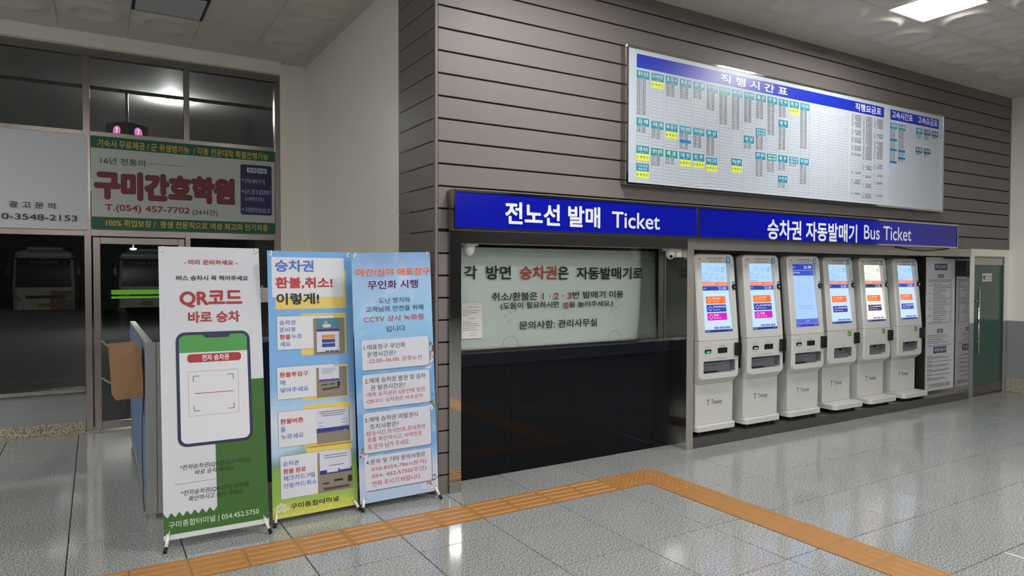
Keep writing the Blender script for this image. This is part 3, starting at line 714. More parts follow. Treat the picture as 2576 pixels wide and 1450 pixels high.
# ------------------------------------------------------------------ ticket kiosks
UZ, UH, TILT = 0.9165, 0.84, 0.075          # upper part: foot height, height, lean
SW, ST0, ST1, SD0, SD1 = 0.195, 0.077, 0.752, 0.012, 0.045
def lean(t): return TILT*t/UH
_km = {}
def kiosk_meshes(model):
    pf, bf = (0.022, 0.065) if model == 'A' else (-0.095, 0.08)
    D = {}
    mb = MB(); o_ = rr_pts(-0.277, 0.277, pf, 0.30, (0.05, 0.05, 0.01, 0.01), 5)
    mb.loft([[(x, y, 0.035) for x, y in o_], [(x, y, 0.084) for x, y in o_], [(x*0.988, pf+0.005+(y-pf)*0.99, 0.09) for x, y in o_]])
    D['base_plate'] = mb.mesh('base_plate', M['kiosk'])
    D['body'] = MB().box(-0.262, 0.262, bf, 0.27, 0.0905, 0.60, 0.006, 2).mesh('body', M['kiosk'])
    D['back_shell'] = MB().box(-0.25, 0.25, 0.150, 0.29, 0.60, 1.74, 0.01).mesh('back_shell', M['kiosk_grey'])
    # console
    mb = MB(); z1 = 0.9145
    ring = lambda x, z0, zt, y, r: [(a, y, b) for a, b in rr_pts(-x, x, z0, zt, (r, r, 0.004, 0.004), 5)]
    mb.loft([ring(0.268, 0.472, z1, bf+0.03, 0.05), ring(0.277, 0.48, z1, bf+0.002, 0.05), ring(0.275, 0.535, z1, 0.012, 0.05), ring(0.262, 0.546, z1, 0.0, 0.045)])
    co = mb.build('console', M['kiosk'])
    tx0, tx1 = (-0.222, 0.222) if model == 'A' else (-0.165, 0.175)
    cut = MB(); cut.extrude([Vector((x, -0.05, z)) for x, z in rr_pts(tx0, tx1, 0.60, 0.718, 0.012, 3)], (0, 0.05+bf+0.02, 0)); cuts = [cut.build('cut', M['tray'])]
    boolean(co, cuts); D['console'] = co.data; bpy.data.objects.remove(co)
    mb = MB(); bk = bf+0.0
    mb.poly([(tx0, bk, 0.60), (tx1, bk, 0.60), (tx1, bk, 0.72), (tx0, bk, 0.72)])
    mb.poly([(tx0, 0.006, 0.601), (tx1, 0.006, 0.601), (tx1, bk, 0.601), (tx0, bk, 0.601)])
    mb.poly([(tx0+0.001, 0.006, 0.60), (tx0+0.001, bk, 0.60), (tx0+0.001, bk, 0.718), (tx0+0.001, 0.006, 0.718)]); mb.poly([(tx1-0.001, 0.006, 0.60), (tx1-0.001, bk, 0.60), (tx1-0.001, bk, 0.718), (tx1-0.001, 0.006, 0.718)])
    mb.poly([(tx0, 0.006, 0.717), (tx1, 0.006, 0.717), (tx1, bk, 0.717), (tx0, bk, 0.717)])
    if model == 'A': mb.box(tx0+0.002, tx1-0.10, bk-0.022, bk-0.001, 0.675, 0.692)
    else: mb.box(tx0+0.06, tx1-0.002, bk-0.03, bk-0.001, 0.60, 0.64)
    D['tray'] = mb.mesh('tray', M['tray'])
    # upper part, leaning back, cut out for the screen
    mb = MB()
    def ur(x, y, t0, t1, r): return [(a, y+lean(t), UZ+t) for a, t in rr_pts(-x, x, t0, t1, (0.004, 0.004, r, r), 6)]
    mb.loft([ur(0.262, 0.105, 0.0, UH-0.004, 0.055), ur(0.277, 0.09, 0.0, UH, 0.06), ur(0.277, 0.012, 0.0, UH, 0.06), ur(0.262, 0.0, 0.001, UH-0.012, 0.05)])
    up = mb.build('upper', M['kiosk'])
    y0, y1 = lean(ST0)+SD0+0.003, lean(ST1)+SD1+0.003
    cut = MB(); f = lambda z, y: [(-SW, y, z), (SW, y, z)]
    cut.loft([[(-SW, -0.1, UZ+ST0), (SW, -0.1, UZ+ST0), (SW, y0, UZ+ST0), (-SW, y0, UZ+ST0)], [(-SW, -0.1, UZ+ST1), (SW, -0.1, UZ+ST1), (SW, y1, UZ+ST1), (-SW, y1, UZ+ST1)]])
    boolean(up, [cut.build('cut', M['kiosk'])]); D['upper'] = up.data; bpy.data.objects.remove(up)
    D['foot'] = MB().cyl((0, 0, 0), (0, 0, 0.02), 0.022, 14).cyl((0, 0, 0.02), (0, 0, 0.037), 0.009, 8).mesh('foot', M['matt_black'])
    D['card_reader'] = MB().box(0.205, 0.279, -0.032, 0.004, 0.755, 0.883, 0.006, 2).mesh('card_reader', M['black'])
    e = lean(0.516)
    D['scanner_ring'] = MB().cyl((0, 0, 0), (0, -0.016, 0.0), 0.032, 24, 0.026).mesh('scanner', M['black'])
    D['scanner_lens'] = MB().cyl((0, -0.0155, 0), (0, -0.021, 0.0), 0.014, 16, 0.011).mesh('lens', M['chrome'])
    return D
def kiosk_front_print(num, model):
    p = Print(0.0)
    DK = (66, 66, 66)
    p.text('버스승차권 발매기', -0.112, 0.122, 0.788, 0.812, DK, 1, bold=0.006); p.begin(); p.text('Bus Ticket Kiosk', -0.075, 0.088, 0.764, 0.778, DK, 1)
    p.begin('number_badge'); p.rect(0.155, 0.208, 0.757, 0.820, (36, 122, 176), 0); p.text(str(num), 0.168 if num != 1 else 0.174, 0.196 if num != 1 else 0.190, 0.766, 0.812, (225, 238, 244), 1, bold=0.03)
    p.begin('lock'); p.disc(-0.212, 0.795, 0.009, (70, 66, 64), 1); p.disc(-0.212, 0.795, 0.005, (150, 140, 130), 2)
    p.begin('scanner_label'); p.rect(0.222, 0.262, 0.556, 0.570, (40, 132, 150), 0)
    return p
ORG, NVY, MAG = (240, 118, 48), (44, 66, 178), (212, 22, 196)
def screen_print(kind, warm):
    p = Print(0.0, None, None, 'emit'); W_, H_ = SW*2, math.hypot(ST1-ST0, lean(ST1)+SD1-lean(ST0)-SD0)
    X = lambda s: -SW+W_*s
    V = lambda t: H_*(1-t)
    R = lambda s0, s1, t0, t1, c, l=1: p.rect(X(s0), X(s1), V(t1), V(t0), c, l)
    def RR(s0, s1, t0, t1, c, l=1, r=0.006): p.rrect(X(s0), X(s1), V(t1), V(t0), r, c, l)
    def T(txt, s0, s1, t0, t1, c, l=3, b=0.01): p.text(txt, X(s0), X(s1), V(t1), V(t0), c, l, bold=b)
    bg = (246, 246, 236) if warm else (176, 214, 255); hi = (250, 250, 244) if warm else (198, 226, 255); nv = (30, 30, 84) if warm else NVY
    soft = (206, 206, 196) if warm else (136, 176, 224)
    if kind == 'select':
        R(0, 1, 0, 1, (168, 206, 255), 0); R(0, 1, 0, 0.095, nv); R(0, 1, 0.10, 0.185, (58, 84, 196))
        T('21:39', 0.62, 0.95, 0.025, 0.075, (230, 238, 255)); T('홈으로', 0.12, 0.24, 0.04, 0.06, (210, 220, 255)); T('출발지를 선택하세요', 0.08, 0.42, 0.125, 0.15, (222, 230, 255))
        for s0, s1 in ((0.14, 0.50), (0.60, 0.93)):
            p.frame(X(s0), X(s1), V(0.53), V(0.41), 0.002, (132, 176, 228), 1); T('출발지' if s0 < 0.3 else '도착지', s0+0.08, s0+0.22, 0.43, 0.45, (120, 160, 214)); T('구미', s0+0.1, s0+0.2, 0.48, 0.50, (120, 160, 214))
        T('승차권 구매', 0.42, 0.62, 0.31, 0.325, (120, 160, 214)); T('원하시는 노선을 선택해 주세요', 0.25, 0.72, 0.35, 0.362, (120, 160, 214))
        T('도움이 필요하시면 직원을 불러주세요', 0.18, 0.86, 0.66, 0.685, (110, 146, 214)); T('화면을 눌러 계속 진행하세요', 0.24, 0.78, 0.70, 0.72, (110, 146, 214))
        R(0, 1, 0.875, 0.955, (86, 100, 206)); p.frame(X(0.12), X(0.94), V(0.945), V(0.885), 0.003, (140, 150, 230), 2); T('이전화면', 0.44, 0.62, 0.905, 0.925, (190, 196, 250))
        R(0, 1, 0.958, 1, (56, 60, 176)); T('안내전화', 0.05, 0.22, 0.975, 0.99, (170, 180, 240)); T('취소', 0.82, 0.94, 0.972, 0.988, (190, 200, 250))
        return p
    R(0, 1, 0, 1, bg, 0); R(0, 1, 0.405, 0.95, hi)
    # top advert: travel sketch and tick marks
    for cx, cy, q in ((0.36, 0.055, 0.028), (0.42, 0.06, 0.020)): p.ring(X(cx), V(cy), q*W_*1.2, 0.003, soft, 1)
    RR(0.28, 0.50, 0.09, 0.18, soft, 1); RR(0.29, 0.49, 0.095, 0.175, bg, 2); RR(0.17, 0.26, 0.135, 0.17, soft, 1); RR(0.18, 0.25, 0.14, 0.165, bg, 2)
    for k in range(3): R(0.56, 0.76, 0.06+0.025*k, 0.066+0.025*k, soft)
    for k in range(4):
        for q in range(2): R(0.10+0.22*k, 0.24+0.22*k, 0.205+0.02*q, 0.211+0.02*q, soft)
    R(0.10, 0.40, 0.255, 0.27, (140, 190, 226) if not warm else (176, 206, 206))
    for t_, c in ((0.07, (40, 120, 150)), (0.11, (60, 170, 90))):
        p.line((X(0.82), V(t_)), (X(0.86), V(t_+0.018)), 0.006, c, 2); p.line((X(0.855), V(t_+0.018)), (X(0.95), V(t_-0.025)), 0.006, c, 2)
    R(0, 1, 0.28, 0.333, (244, 120, 84)); T('버스승차권 발매기', 0.05, 0.58, 0.292, 0.322, (255, 214, 200)); T('054-452-5750', 0.66, 0.94, 0.297, 0.317, (255, 206, 190))
    R(0, 1, 0.337, 0.40, nv); T('구미', 0.10, 0.20, 0.36, 0.38, (214, 224, 255)); T('21:39', 0.66, 0.92, 0.355, 0.392, (226, 236, 255)); T('2024.04.25', 0.60, 0.90, 0.343, 0.351, (180, 194, 246))
    btn = [(ORG, '당일 발권', 'One-day ticket'), (NVY if not warm else (34, 40, 110), '온라인예매 발권', 'Reserved ticket')]
    if kind == 'three': btn.append((MAG, '환불', 'Refund')); ys = [0.485, 0.605, 0.725]; hh = 0.105
    else: ys = [0.535, 0.705]; hh = 0.105
    for (c, t1, t2), y in zip(btn, ys):
        RR(0.16, 0.86, y, y+hh, c, 2); 
        p.line((X(0.22), V(y+0.055)), (X(0.29), V(y+0.018)), 0.004, (255, 220, 190), 3); p.line((X(0.29), V(y+0.018)), (X(0.355), V(y+0.055)), 0.004, (255, 220, 190), 3)
        p.line((X(0.22), V(y+0.055)), (X(0.29), V(y+0.09)), 0.004, (255, 220, 190), 3); p.line((X(0.29), V(y+0.09)), (X(0.355), V(y+0.055)), 0.004, (255, 220, 190), 3)
        T(t1, 0.39, 0.39+0.055*len(t1.replace(' ', ''))+0.06, y+0.018, y+0.045, (255, 240, 232)); T(t2, 0.39, 0.64, y+0.065, y+0.08, (250, 226, 220))
    for k in range(3): RR(0.36+0.20*k, 0.53+0.20*k, 0.925, 0.952, (54, 66, 130), 2, 0.008); RR(0.385+0.20*k, 0.505+0.20*k, 0.932, 0.945, (150, 170, 226), 3, 0.004)
    R(0, 1, 0.965, 1, (34, 34, 120) if not warm else (26, 22, 56)); T('안내전화', 0.04, 0.22, 0.975, 0.99, (170, 180, 240)); T('21:39', 0.84, 0.95, 0.975, 0.988, (150, 160, 220))
    return p
def console_print(model, num):
    p = Print(0.0); DK = (84, 84, 86)
    if model == 'A':
        p.text('카드 투입구', -0.185, -0.12, 0.857, 0.866, DK, 1); p.text('Card slot', -0.185, -0.135, 0.845, 0.852, DK, 1); p.begin(); p.text('승차권 투입', 0.012, 0.072, 0.861, 0.871, DK, 1); p.text('Ticket Return', 0.012, 0.082, 0.848, 0.855, DK, 1)
        p.begin(); p.text('승차권/영수증 및 카드 나오는 곳', -0.045, 0.125, 0.741, 0.751, DK, 1); p.text('Ticket / Receipt / Card', -0.045, 0.085, 0.730, 0.737, DK, 1)
        for k in range(3): p.frame(-0.125+0.024*k, -0.107+0.024*k, 0.731, 0.749, 0.001, DK, 1)
        p.begin(); p.frame(-0.205, -0.192, 0.842, 0.866, 0.001, DK, 1); p.begin(); p.frame(-0.004, 0.006, 0.848, 0.870, 0.001, DK, 1)
        p.begin(); p.rect(-0.21, -0.125, 0.772, 0.786, (190, 190, 186), 0)
    else:
        p.text('승차권 나오는 곳', -0.03, 0.07, 0.738, 0.747, DK, 1); p.text('Ticket', -0.03, 0.0, 0.729, 0.735, DK, 1)
        p.begin('green_sticker'); p.rrect(0.085, 0.155, 0.845, 0.902, 0.006, (30, 148, 62), 0); p.rect(0.09, 0.105, 0.855, 0.882, (210, 190, 120), 1); p.text('IC카드', 0.108, 0.15, 0.877, 0.893, (220, 236, 215), 1); p.text('전용', 0.108, 0.14, 0.856, 0.870, (220, 236, 215), 1)
    p.begin('reader_marks')
    for k in range(5): p.rect(0.187, 0.193, 0.77+0.022*k, 0.782+0.022*k, (130, 130, 130), 0)
    return p
def logo_print():
    p = Print(0.0); G_ = (74, 74, 78)
    p.rect(-0.104, -0.076, 0.322, 0.330, G_, 1); p.rect(-0.076, -0.068, 0.322, 0.332, (176, 40, 46), 1); p.rect(-0.091, -0.083, 0.272, 0.322, G_, 1)
    p.begin('logo_lettering'); p.text('Tmoney', -0.042, 0.108, 0.265, 0.328, G_, 1, bold=0.004)
    return p
_A, _B = kiosk_meshes('A'), kiosk_meshes('B')
_cons = {}
KI = [(1, 'A', 2.962, 0.905, 'three', False), (2, 'A', 3.643, 0.905, 'three', False), (3, 'A', 4.332, 0.905, 'select', False),
      (4, 'B', 5.090, 1.0, 'two', False), (5, 'B', 5.775, 1.0, 'two', True), (6, 'B', 6.478, 1.0, 'two', False)]
desc = {1: 'white ticket kiosk numbered 1 with green light in its card slot', 2: 'white ticket kiosk numbered 2 with three screen buttons', 3: 'white ticket kiosk numbered 3 with plain blue screen',
        4: 'white ticket kiosk numbered 4 with green sticker and pale blue screen', 5: 'white ticket kiosk numbered 5 with cream white screen', 6: 'white ticket kiosk numbered 6 beside the notice board'}
sa = math.atan2(lean(ST1)+SD1-lean(ST0)-SD0, ST1-ST0); fa = math.atan2(TILT, UH)
for num, model, x, y, scr, warm in KI:
    D = _A if model == 'A' else _B
    k = empty('ticket_kiosk', (x, y, 0.10), desc[num], 'ticket kiosk', 'ticket kiosks')
    for nm in ('base_plate', 'body', 'back_shell', 'console', 'tray', 'upper', 'card_reader'): link(nm, D[nm], k)
    fy = 0.075 if model == 'A' else 0.0
    for fx in (-0.2, 0.2):
        for yy in (fy, 0.25): link('foot', D['foot'], k, (fx, yy, 0))
    o = kiosk_front_print(num, model).build('lettering', k, (0, 0, UZ), (-fa, 0, 0))
    o = screen_print(scr, warm).build('screen', k, (0, lean(ST0)+SD0, UZ+ST0)); o.rotation_euler = (-sa, 0, 0)
    s_ = link('scanner', D['scanner_ring'], k, (0.244, lean(0.516), UZ+0.516)); link('lens', D['scanner_lens'], s_)
    console_print(model, num).build('instruction_print', k)
    o = logo_print().build('logo', k, (0, 0.065 if model == 'A' else 0.08, 0))
    if model == 'A':
        c = MB().box(-0.208, -0.118, -0.006, 0.004, 0.797, 0.833, 0.006).build('card_slot', M['black'], k)
        q = Print(-0.0062); kd = 'emit' if num == 1 else 'matte'
        q.rrect(-0.192, -0.135, 0.803, 0.815, 0.004, (60, 255, 150) if num == 1 else (196, 200, 214), 0, kind=kd); q.build('slot_light', c)
        c = MB().box(-0.029, 0.105, -0.004, 0.004, 0.788, 0.842, 0.004).build('ticket_slot', M['black'], k)
        MB().box(-0.01, 0.085, -0.0055, -0.004, 0.803, 0.822, 0.001).build('slot_mouth', M['matt_black'], c)
        MB().box(-0.175, 0.0, 0.02, 0.055, 0.6015, 0.612).build('printer_mouth', M['matt_black'], k)
    else:
        MB().cyl((0.06, 0.078, 0.685), (0.06, 0.066, 0.685), 0.013, 16).build('tray_sensor', M['matt_black'], k)

# ------------------------------------------------------------------ banners on X stands
def sky_mat(name, meadow):
    m, nt, N, L, b = new_mat(name); b.inputs['Roughness'].default_value = 0.45
    tc = N.new('ShaderNodeTexCoord'); sp = N.new('ShaderNodeSeparateXYZ'); L.new(tc.outputs['Object'], sp.inputs[0])
    n = N.new('ShaderNodeTexNoise'); n.inputs['Scale'].default_value = 3.2; n.inputs['Detail'].default_value = 5; L.new(tc.outputs['Object'], n.inputs['Vector'])
    dv = N.new('ShaderNodeMath'); dv.operation = 'MULTIPLY_ADD'; dv.inputs[1].default_value = 0.16; L.new(n.outputs['Fac'], dv.inputs[0])
    d2_ = N.new('ShaderNodeMath'); d2_.operation = 'MULTIPLY_ADD'; d2_.inputs[1].default_value = 1/1.8; d2_.inputs[2].default_value = -0.08; L.new(sp.outputs['Z'], d2_.inputs[0]); L.new(d2_.outputs[0], dv.inputs[2])
    r = N.new('ShaderNodeValToRGB'); r.color_ramp.elements.remove(r.color_ramp.elements[0])
    stops = [(0.0, (206, 206, 96)), (0.05, (150, 186, 84)), (0.17, (128, 176, 78)), (0.20, (120, 160, 140)), (0.25, (178, 206, 232)), (0.36, (206, 220, 236)), (0.46, (128, 178, 228)), (1.0, (112, 168, 222))] if meadow else \
            [(0.0, (176, 196, 226)), (0.10, (196, 206, 226)), (0.2, (120, 168, 220)), (0.5, (110, 168, 222)), (0.72, (150, 196, 232)), (0.86, (156, 190, 226)), (1.0, (120, 158, 206))]
    e = r.color_ramp.elements; e[0].position = stops[0][0]; e[0].color = S(*stops[0][1])
    for q, c in stops[1:]: x_ = e.new(q); x_.color = S(*c)
    L.new(dv.outputs[0], r.inputs[0])
    n2 = N.new('ShaderNodeTexNoise'); n2.inputs['Scale'].default_value = 5.5; n2.inputs['Detail'].default_value = 5; L.new(tc.outputs['Object'], n2.inputs['Vector'])
    r2 = N.new('ShaderNodeValToRGB'); r2.color_ramp.elements[0].position = 0.52; r2.color_ramp.elements[1].position = 0.74; r2.color_ramp.elements[1].color = (0.75, 0.75, 0.75, 1); L.new(n2.outputs['Fac'], r2.inputs[0])
    mx = N.new('ShaderNodeMix'); mx.data_type = 'RGBA'; mx.inputs[7].default_value = S(226, 230, 240)
    k = N.new('ShaderNodeMath'); k.operation = 'MULTIPLY'; k.inputs[1].default_value = 0.0 if meadow else 0.55; L.new(r2.outputs[0], k.inputs[0])
    L.new(k.outputs[0], mx.inputs[0]); L.new(r.outputs[0], mx.inputs[6]); L.new(mx.outputs[2], b.inputs['Base Color'])
    return m
def banner(label, bc, tc, udir, wid, sheet_mat, bar_=False, tip=True):
    bc, tc = Vector(bc), Vector(tc); v = (tc-bc); H = v.length; v.normalize(); u = Vector(udir).normalized(); u = (u-v*u.dot(v)).normalized(); n = v.cross(u)   # n points away from the viewer (+y)
    mt = Matrix((u, n, v)).transposed().to_4x4(); mt.translation = bc
    t = empty('banner_stand', label=label, cat='banner stand', mtx=mt)
    mb = MB(); mb.box(-wid/2, wid/2, 0.0, 0.0012, 0.0, H).build('sheet', sheet_mat, t)
    inv = mt.inverted()
    for sx in (-1, 1):
        gx = sx*(wid/2-0.025)
        for gz in (0.03, H-0.025): 
            g = MB().torus((gx, -0.001, gz), (0, 1, 0), 0.010, 0.0035, 16, 6).build('grommet', M['chrome'], t, smooth=True)
            if gz > 1: MB().tube([(gx-0.006, 0.01, gz-0.004), (gx-0.002, -0.007, gz+0.002), (gx, -0.006, gz+0.014), (gx+0.004, 0.004, gz+0.026)], 0.004, 8).build('hook', M['white_plastic'], g, smooth=True)
        # front foot: white rod from the grommet to the floor, black tip
        top = mt @ Vector((gx, -0.004, 0.03)); fl = Vector((top.x+sx*0.025, top.y-0.055, 0.0))
        mid = top.lerp(fl, 0.66)
        a_, b_, c_ = inv @ top, inv @ mid, inv @ (fl+Vector((0, 0, 0.006)))
        f = MB().cyl(a_, b_, 0.0095, 12).build('foot', M['white_plastic'], t, smooth=True)
        MB().cyl(b_, c_, 0.011, 12).build('rubber_tip', M['matt_black'], f, smooth=True)
        # pole of the cross behind the sheet
        hub = Vector((0, 0.055, H*0.5))
        MB().tube([(gx, 0.004, H-0.02), tuple(hub.lerp(Vector((gx, 0.006, H)), 0.5)+Vector((0, 0.005, 0))), tuple(hub), tuple(hub.lerp(Vector((gx, 0.004, 0)), 0.5)), (gx, 0.003, 0.03)], 0.006, 8).build('pole', M['white_plastic'], t, smooth=True)
    MB().cyl((0, 0.045, H*0.5-0.03), (0, 0.065, H*0.5+0.03), 0.02, 12).build('hub', M['black'], t)
    lg = mt @ Vector((0, 0.06, H*0.5)); ft = inv @ Vector((lg.x, min(lg.y+0.34, 1.38), 0.004))
    MB().cyl((0, 0.06, H*0.5), ft, 0.006, 8).build('rear_leg', M['white_plastic'], t, smooth=True)
    return t, mt, H
Z5 = (380, 600, 3.625); Z4 = (280, 780, 2.2667); Z6 = (660, 600, 4.0277); Z7 = (660, 920, 3.6255)
paper = mat('banner_paper', S(204, 206, 214), 0.42, var=0.015, scale=5)
t, mt, H = banner('white and green banner stand with a large phone drawing', (-1.602, 0.80, 0.057), (-1.594, 1.12, 1.833), (1, 0, 0), 0.608, paper)
p = Print(0.0, mt, Z5); DR = (158, 44, 46); HW = 0.304
for k in range(1, 8):
    p.rect(-HW+0.078*k-0.0005, -HW+0.078*k+0.0005, 1.05, H-0.01, (198, 200, 208), 0)
for k in range(1, 10): p.rect(-HW+0.005, HW-0.005, H-0.08*k-0.0005, H-0.08*k+0.0005, (198, 200, 208), 0)
p.ptext('- 미리 준비하세요 -', 297, 193, 240, 787, DR, bold=0.022); p.ptext('버스 승차시 꼭 찍어주세요', 228, 338, 386, 884, (30, 30, 34), bold=0.024)
p.ptext('QR코드', 260, 476, 636, 832, DR, bold=0.035); p.ptext('바로 승차', 338, 668, 775, 810, DR, bold=0.03)
p.z = Z4; GRN, NVB = (52, 98, 32), (34, 36, 72)
gx0 = p.px(598, 900)[0]; gtop = p.px(840, 390)[1]; wz = p.px(300, 1180)[1]
p.rect(gx0, HW, 0.03, gtop, GRN, 1)
sc = [(-HW, 0.03), (gx0, 0.03)]; n_ = 7
sc2 = []
for i in range(n_*8+1):
    s_ = i/(n_*8); sc2.append((gx0+(-HW-gx0)*s_, wz+0.012*math.cos(2*math.pi*n_*s_)))
p.poly(sc+sc2, GRN, 1)
p.rect(-HW, HW, 0.0, 0.03, (206, 208, 212), 1)
q0 = p.px(365, 131); q1 = p.px(810, 740)
p.rrect(q0[0], q1[0], q1[1], q0[1], 0.055, NVB, 2); th = 0.019
i0, i1, j0, j1 = q0[0]+th, q1[0]-th, q1[1]+th, q0[1]-th
p.rrect(i0, i1, j0, j1, 0.038, (214, 216, 224), 3)
gb = p.px(385, 248)[1]; p.poly(rr_pts(i0, i1, gb, j1, (0, 0, 0.036, 0.036)), (72, 150, 72), 4)
cm = (i0+i1)/2+0.02; p.poly([(cm-0.085, j1+0.001), (cm-0.07, j1-0.016), (cm-0.06, j1-0.02), (cm+0.06, j1-0.02), (cm+0.07, j1-0.016), (cm+0.085, j1+0.001)], NVB, 5)
r_ = p.prect(432, 255, 740, 286, (164, 44, 46), 4, 0.02)
p.text('전자 승차권', r_[0]+0.085, r_[1]-0.075, r_[2]+0.008, r_[3]-0.006, (232, 226, 226), 5, bold=0.024)
a_ = p.px(437, 354); b_ = p.px(730, 582); p.frame(a_[0], b_[0], b_[1], a_[1], 0.0022, (196, 122, 84), 4)
for sx, sz in ((0, 0), (1, 0), (0, 1), (1, 1)):
    ux, vz = (a_[0]+0.03, b_[0]-0.03)[sx], (b_[1]+0.03, a_[1]-0.03)[sz]; dx, dz = (1, -1)[sx], (1, -1)[sz]
    p.line((ux, vz), (ux+dx*0.035, vz), 0.004, (80, 84, 100), 4); p.line((ux, vz), (ux, vz+dz*0.035), 0.004, (80, 84, 100), 4)
mz = (a_[1]+b_[1])/2; p.rect(a_[0]+0.035, b_[0]-0.03, mz-0.002, mz+0.002, (170, 40, 80), 5)
IT = (20, 24, 20)
p.line(p.px(360, 1000), p.px(820, 928), 0.0016, (60, 64, 60), 3)
p.z = (400, 1120, 2.9286)
for a_ in (('*전자승차권(QR코드)소지자는', 147, 152, 196, 678), ('바로 승차 하세요', 262, 184, 222, 550), ('*전자승차권(QR코드) 여부를', 155, 340, 385, 660), ('확인하시고 승차 하세요', 215, 379, 418, 617)):
    p.ptext(*a_, IT, slant=0.2, bold=0.006, layer=3)
p.z = Z4
p.ptext('구미종합터미널 | 054.452.5750', 327, 1212, 1256, 845, (208, 220, 200), layer=3, bold=0.006)
p.build('artwork', t)

t, mt, H = banner('blue refund guide banner stand with yellow boxes and meadow', (-0.963, 0.905, 0.034), (-0.958, 1.055, 1.815), (1, 0.05, 0), 0.588, sky_mat('meadow_print', True))
p = Print(0.0, mt, Z6); YW, WP, BT, RT = (226, 200, 106), (216, 218, 224), (78, 112, 196), (184, 44, 50)
p.prect(125, 305, 852, 705, YW, 0); p.prect(90, 188, 833, 590, WP, 1)
p.ptext('승차권', 125, 215, 338, 520, BT, bold=0.03); p.ptext('환불,취소!', 130, 392, 512, 710, RT, bold=0.03); p.ptext('이렇게!', 142, 556, 675, 575, (38, 38, 42), bold=0.03)
def step(z, yl, wl, pic, lines):
    p.z = z
    p.prect(*yl, YW, 0); a, b, c, d = p.prect(*wl, WP, 1); p.frame(a, b, c, d, 0.0015, (60, 60, 66), 2)
    for (txt, xl, yt, yb, xr, col) in lines: p.ptext(txt, xl, yt, yb, xr, col, layer=3, bold=0.02 if col == RT else 0.012)
    return p.prect(*pic, (138, 126, 112), 3)
def pic_screen(q, x0, x1, y0, y1, kind):
    u = lambda s: q[0]+(q[1]-q[0])*s
    v = lambda s: q[3]-(q[3]-q[2])*s
    p.rect(u(x0), u(x1), v(y1), v(y0), (206, 210, 226), 4)
    if kind == 0:
        p.rect(u(x0), u(x1), v(0.28), v(y0), (70, 130, 150), 5); p.rect(u(x0), u(x1), v(0.29), v(0.26), (230, 140, 70), 5); p.rect(u(x0), u(x1), v(0.37), v(0.29), (50, 62, 120), 5)
        p.disc(u(0.40), v(0.12), 0.012, (190, 160, 140), 6); p.rrect(u(0.30), u(0.55), v(0.26), v(0.17), 0.006, (200, 210, 220), 6)
        for k, c in enumerate(((226, 132, 60), (54, 70, 140), (54, 70, 140))): p.rect(u(x0+0.16), u(x1-0.14), v(0.56+0.12*k), v(0.46+0.12*k), c, 5)
        for k in range(3): p.rrect(u(0.36+0.15*k), u(0.48+0.15*k), v(0.925), v(0.895), 0.002, (50, 60, 110), 5)
        p.rect(u(x0), u(x1), v(y1+0.02), v(y1), (30, 32, 50), 4)
    elif kind == 1:
        for k in range(4): p.rect(u(x0+0.1), u(x1-0.1-0.05*k), v(0.06+0.05*k), v(0.045+0.05*k), (140, 144, 170), 5)
        p.rect(u(x0), u(x1), v(y1), v(y1-0.06), (58, 70, 150), 5); p.rect(u(0.14), u(0.34), v(0.60), v(0.57), (30, 28, 30), 5); p.rect(u(0.40), u(0.58), v(0.59), v(0.56), (30, 28, 30), 5)
        p.rrect(u(0.68), u(0.76), v(0.66), v(0.50), 0.004, (26, 26, 28), 5); p.poly([(u(0.16), v(0.70)), (u(0.74), v(0.66)), (u(0.74), v(0.73)), (u(0.2), v(0.78))], (70, 66, 64), 5)
        p.line((u(0.48), v(0.30)), (u(0.60), v(0.42)), 0.002, (190, 60, 60), 6); p.line((u(0.60), v(0.42)), (u(0.54), v(0.56)), 0.002, (190, 60, 60), 6)
    elif kind == 2:
        for k in range(3): p.rect(u(0.08+0.04*k), u(0.9-0.05*k), v(0.09+0.06*k), v(0.065+0.06*k), (150, 110, 130) if k == 0 else (120, 124, 150), 5)
        for k in range(3): p.rect(u(0.05), u(0.2), v(0.40+0.1*k), v(0.385+0.1*k), (120, 124, 150), 5); p.rect(u(0.75), u(0.93), v(0.36+0.09*k), v(0.345+0.09*k), (120, 124, 150), 5)
        p.rect(u(x0), u(x1), v(y1), v(y1-0.13), (44, 56, 128), 5); p.frame(u(0.12), u(0.55), v(y1-0.01), v(y1-0.12), 0.001, (120, 130, 190), 6); p.frame(u(0.58), u(0.97), v(y1-0.01), v(y1-0.12), 0.001, (150, 160, 210), 6)
        p.poly([(u(0.80), v(0.66)), (u(0.88), v(0.64)), (u(0.97), v(0.80)), (u(0.97), v(0.95))], (170, 130, 110), 7)
    else:
        for k in range(2): p.rect(u(0.2), u(0.85), v(0.10+0.06*k), v(0.08+0.06*k), (120, 124, 150), 5)
        p.rect(u(0.32), u(0.75), v(0.36), v(0.34), (110, 116, 160), 5); p.rect(u(x0), u(x1), v(y1), v(y1-0.10), (44, 52, 120), 5); p.rect(u(0.26), u(0.58), v(y1-0.03), v(y1-0.12), (206, 210, 222), 6); p.rect(u(0.62), u(0.95), v(y1-0.06), v(y1-0.15), (206, 210, 222), 6)
        p.rect(u(0.14), u(0.32), v(0.80), v(0.76), (50, 46, 44), 5); p.rect(u(0.46), u(0.72), v(0.76), v(0.71), (40, 36, 36), 5); p.rrect(u(0.86), u(0.98), v(0.82), v(0.66), 0.004, (30, 30, 30), 5); p.rect(u(0.15), u(0.9), v(0.95), v(0.88), (80, 74, 70), 5)
q = step(Z6, (387, 765, 855, 1160), (143, 790, 735, 1105), (513, 812, 838, 1165), [('승차권', 170, 833, 882, 335, BT), ('준비후', 172, 905, 955, 340, BT), ('환불', 175, 976, 1028, 285, RT), ('누르', 293, 972, 1020, 400, BT), ('세요', 177, 1050, 1100, 288, BT)])
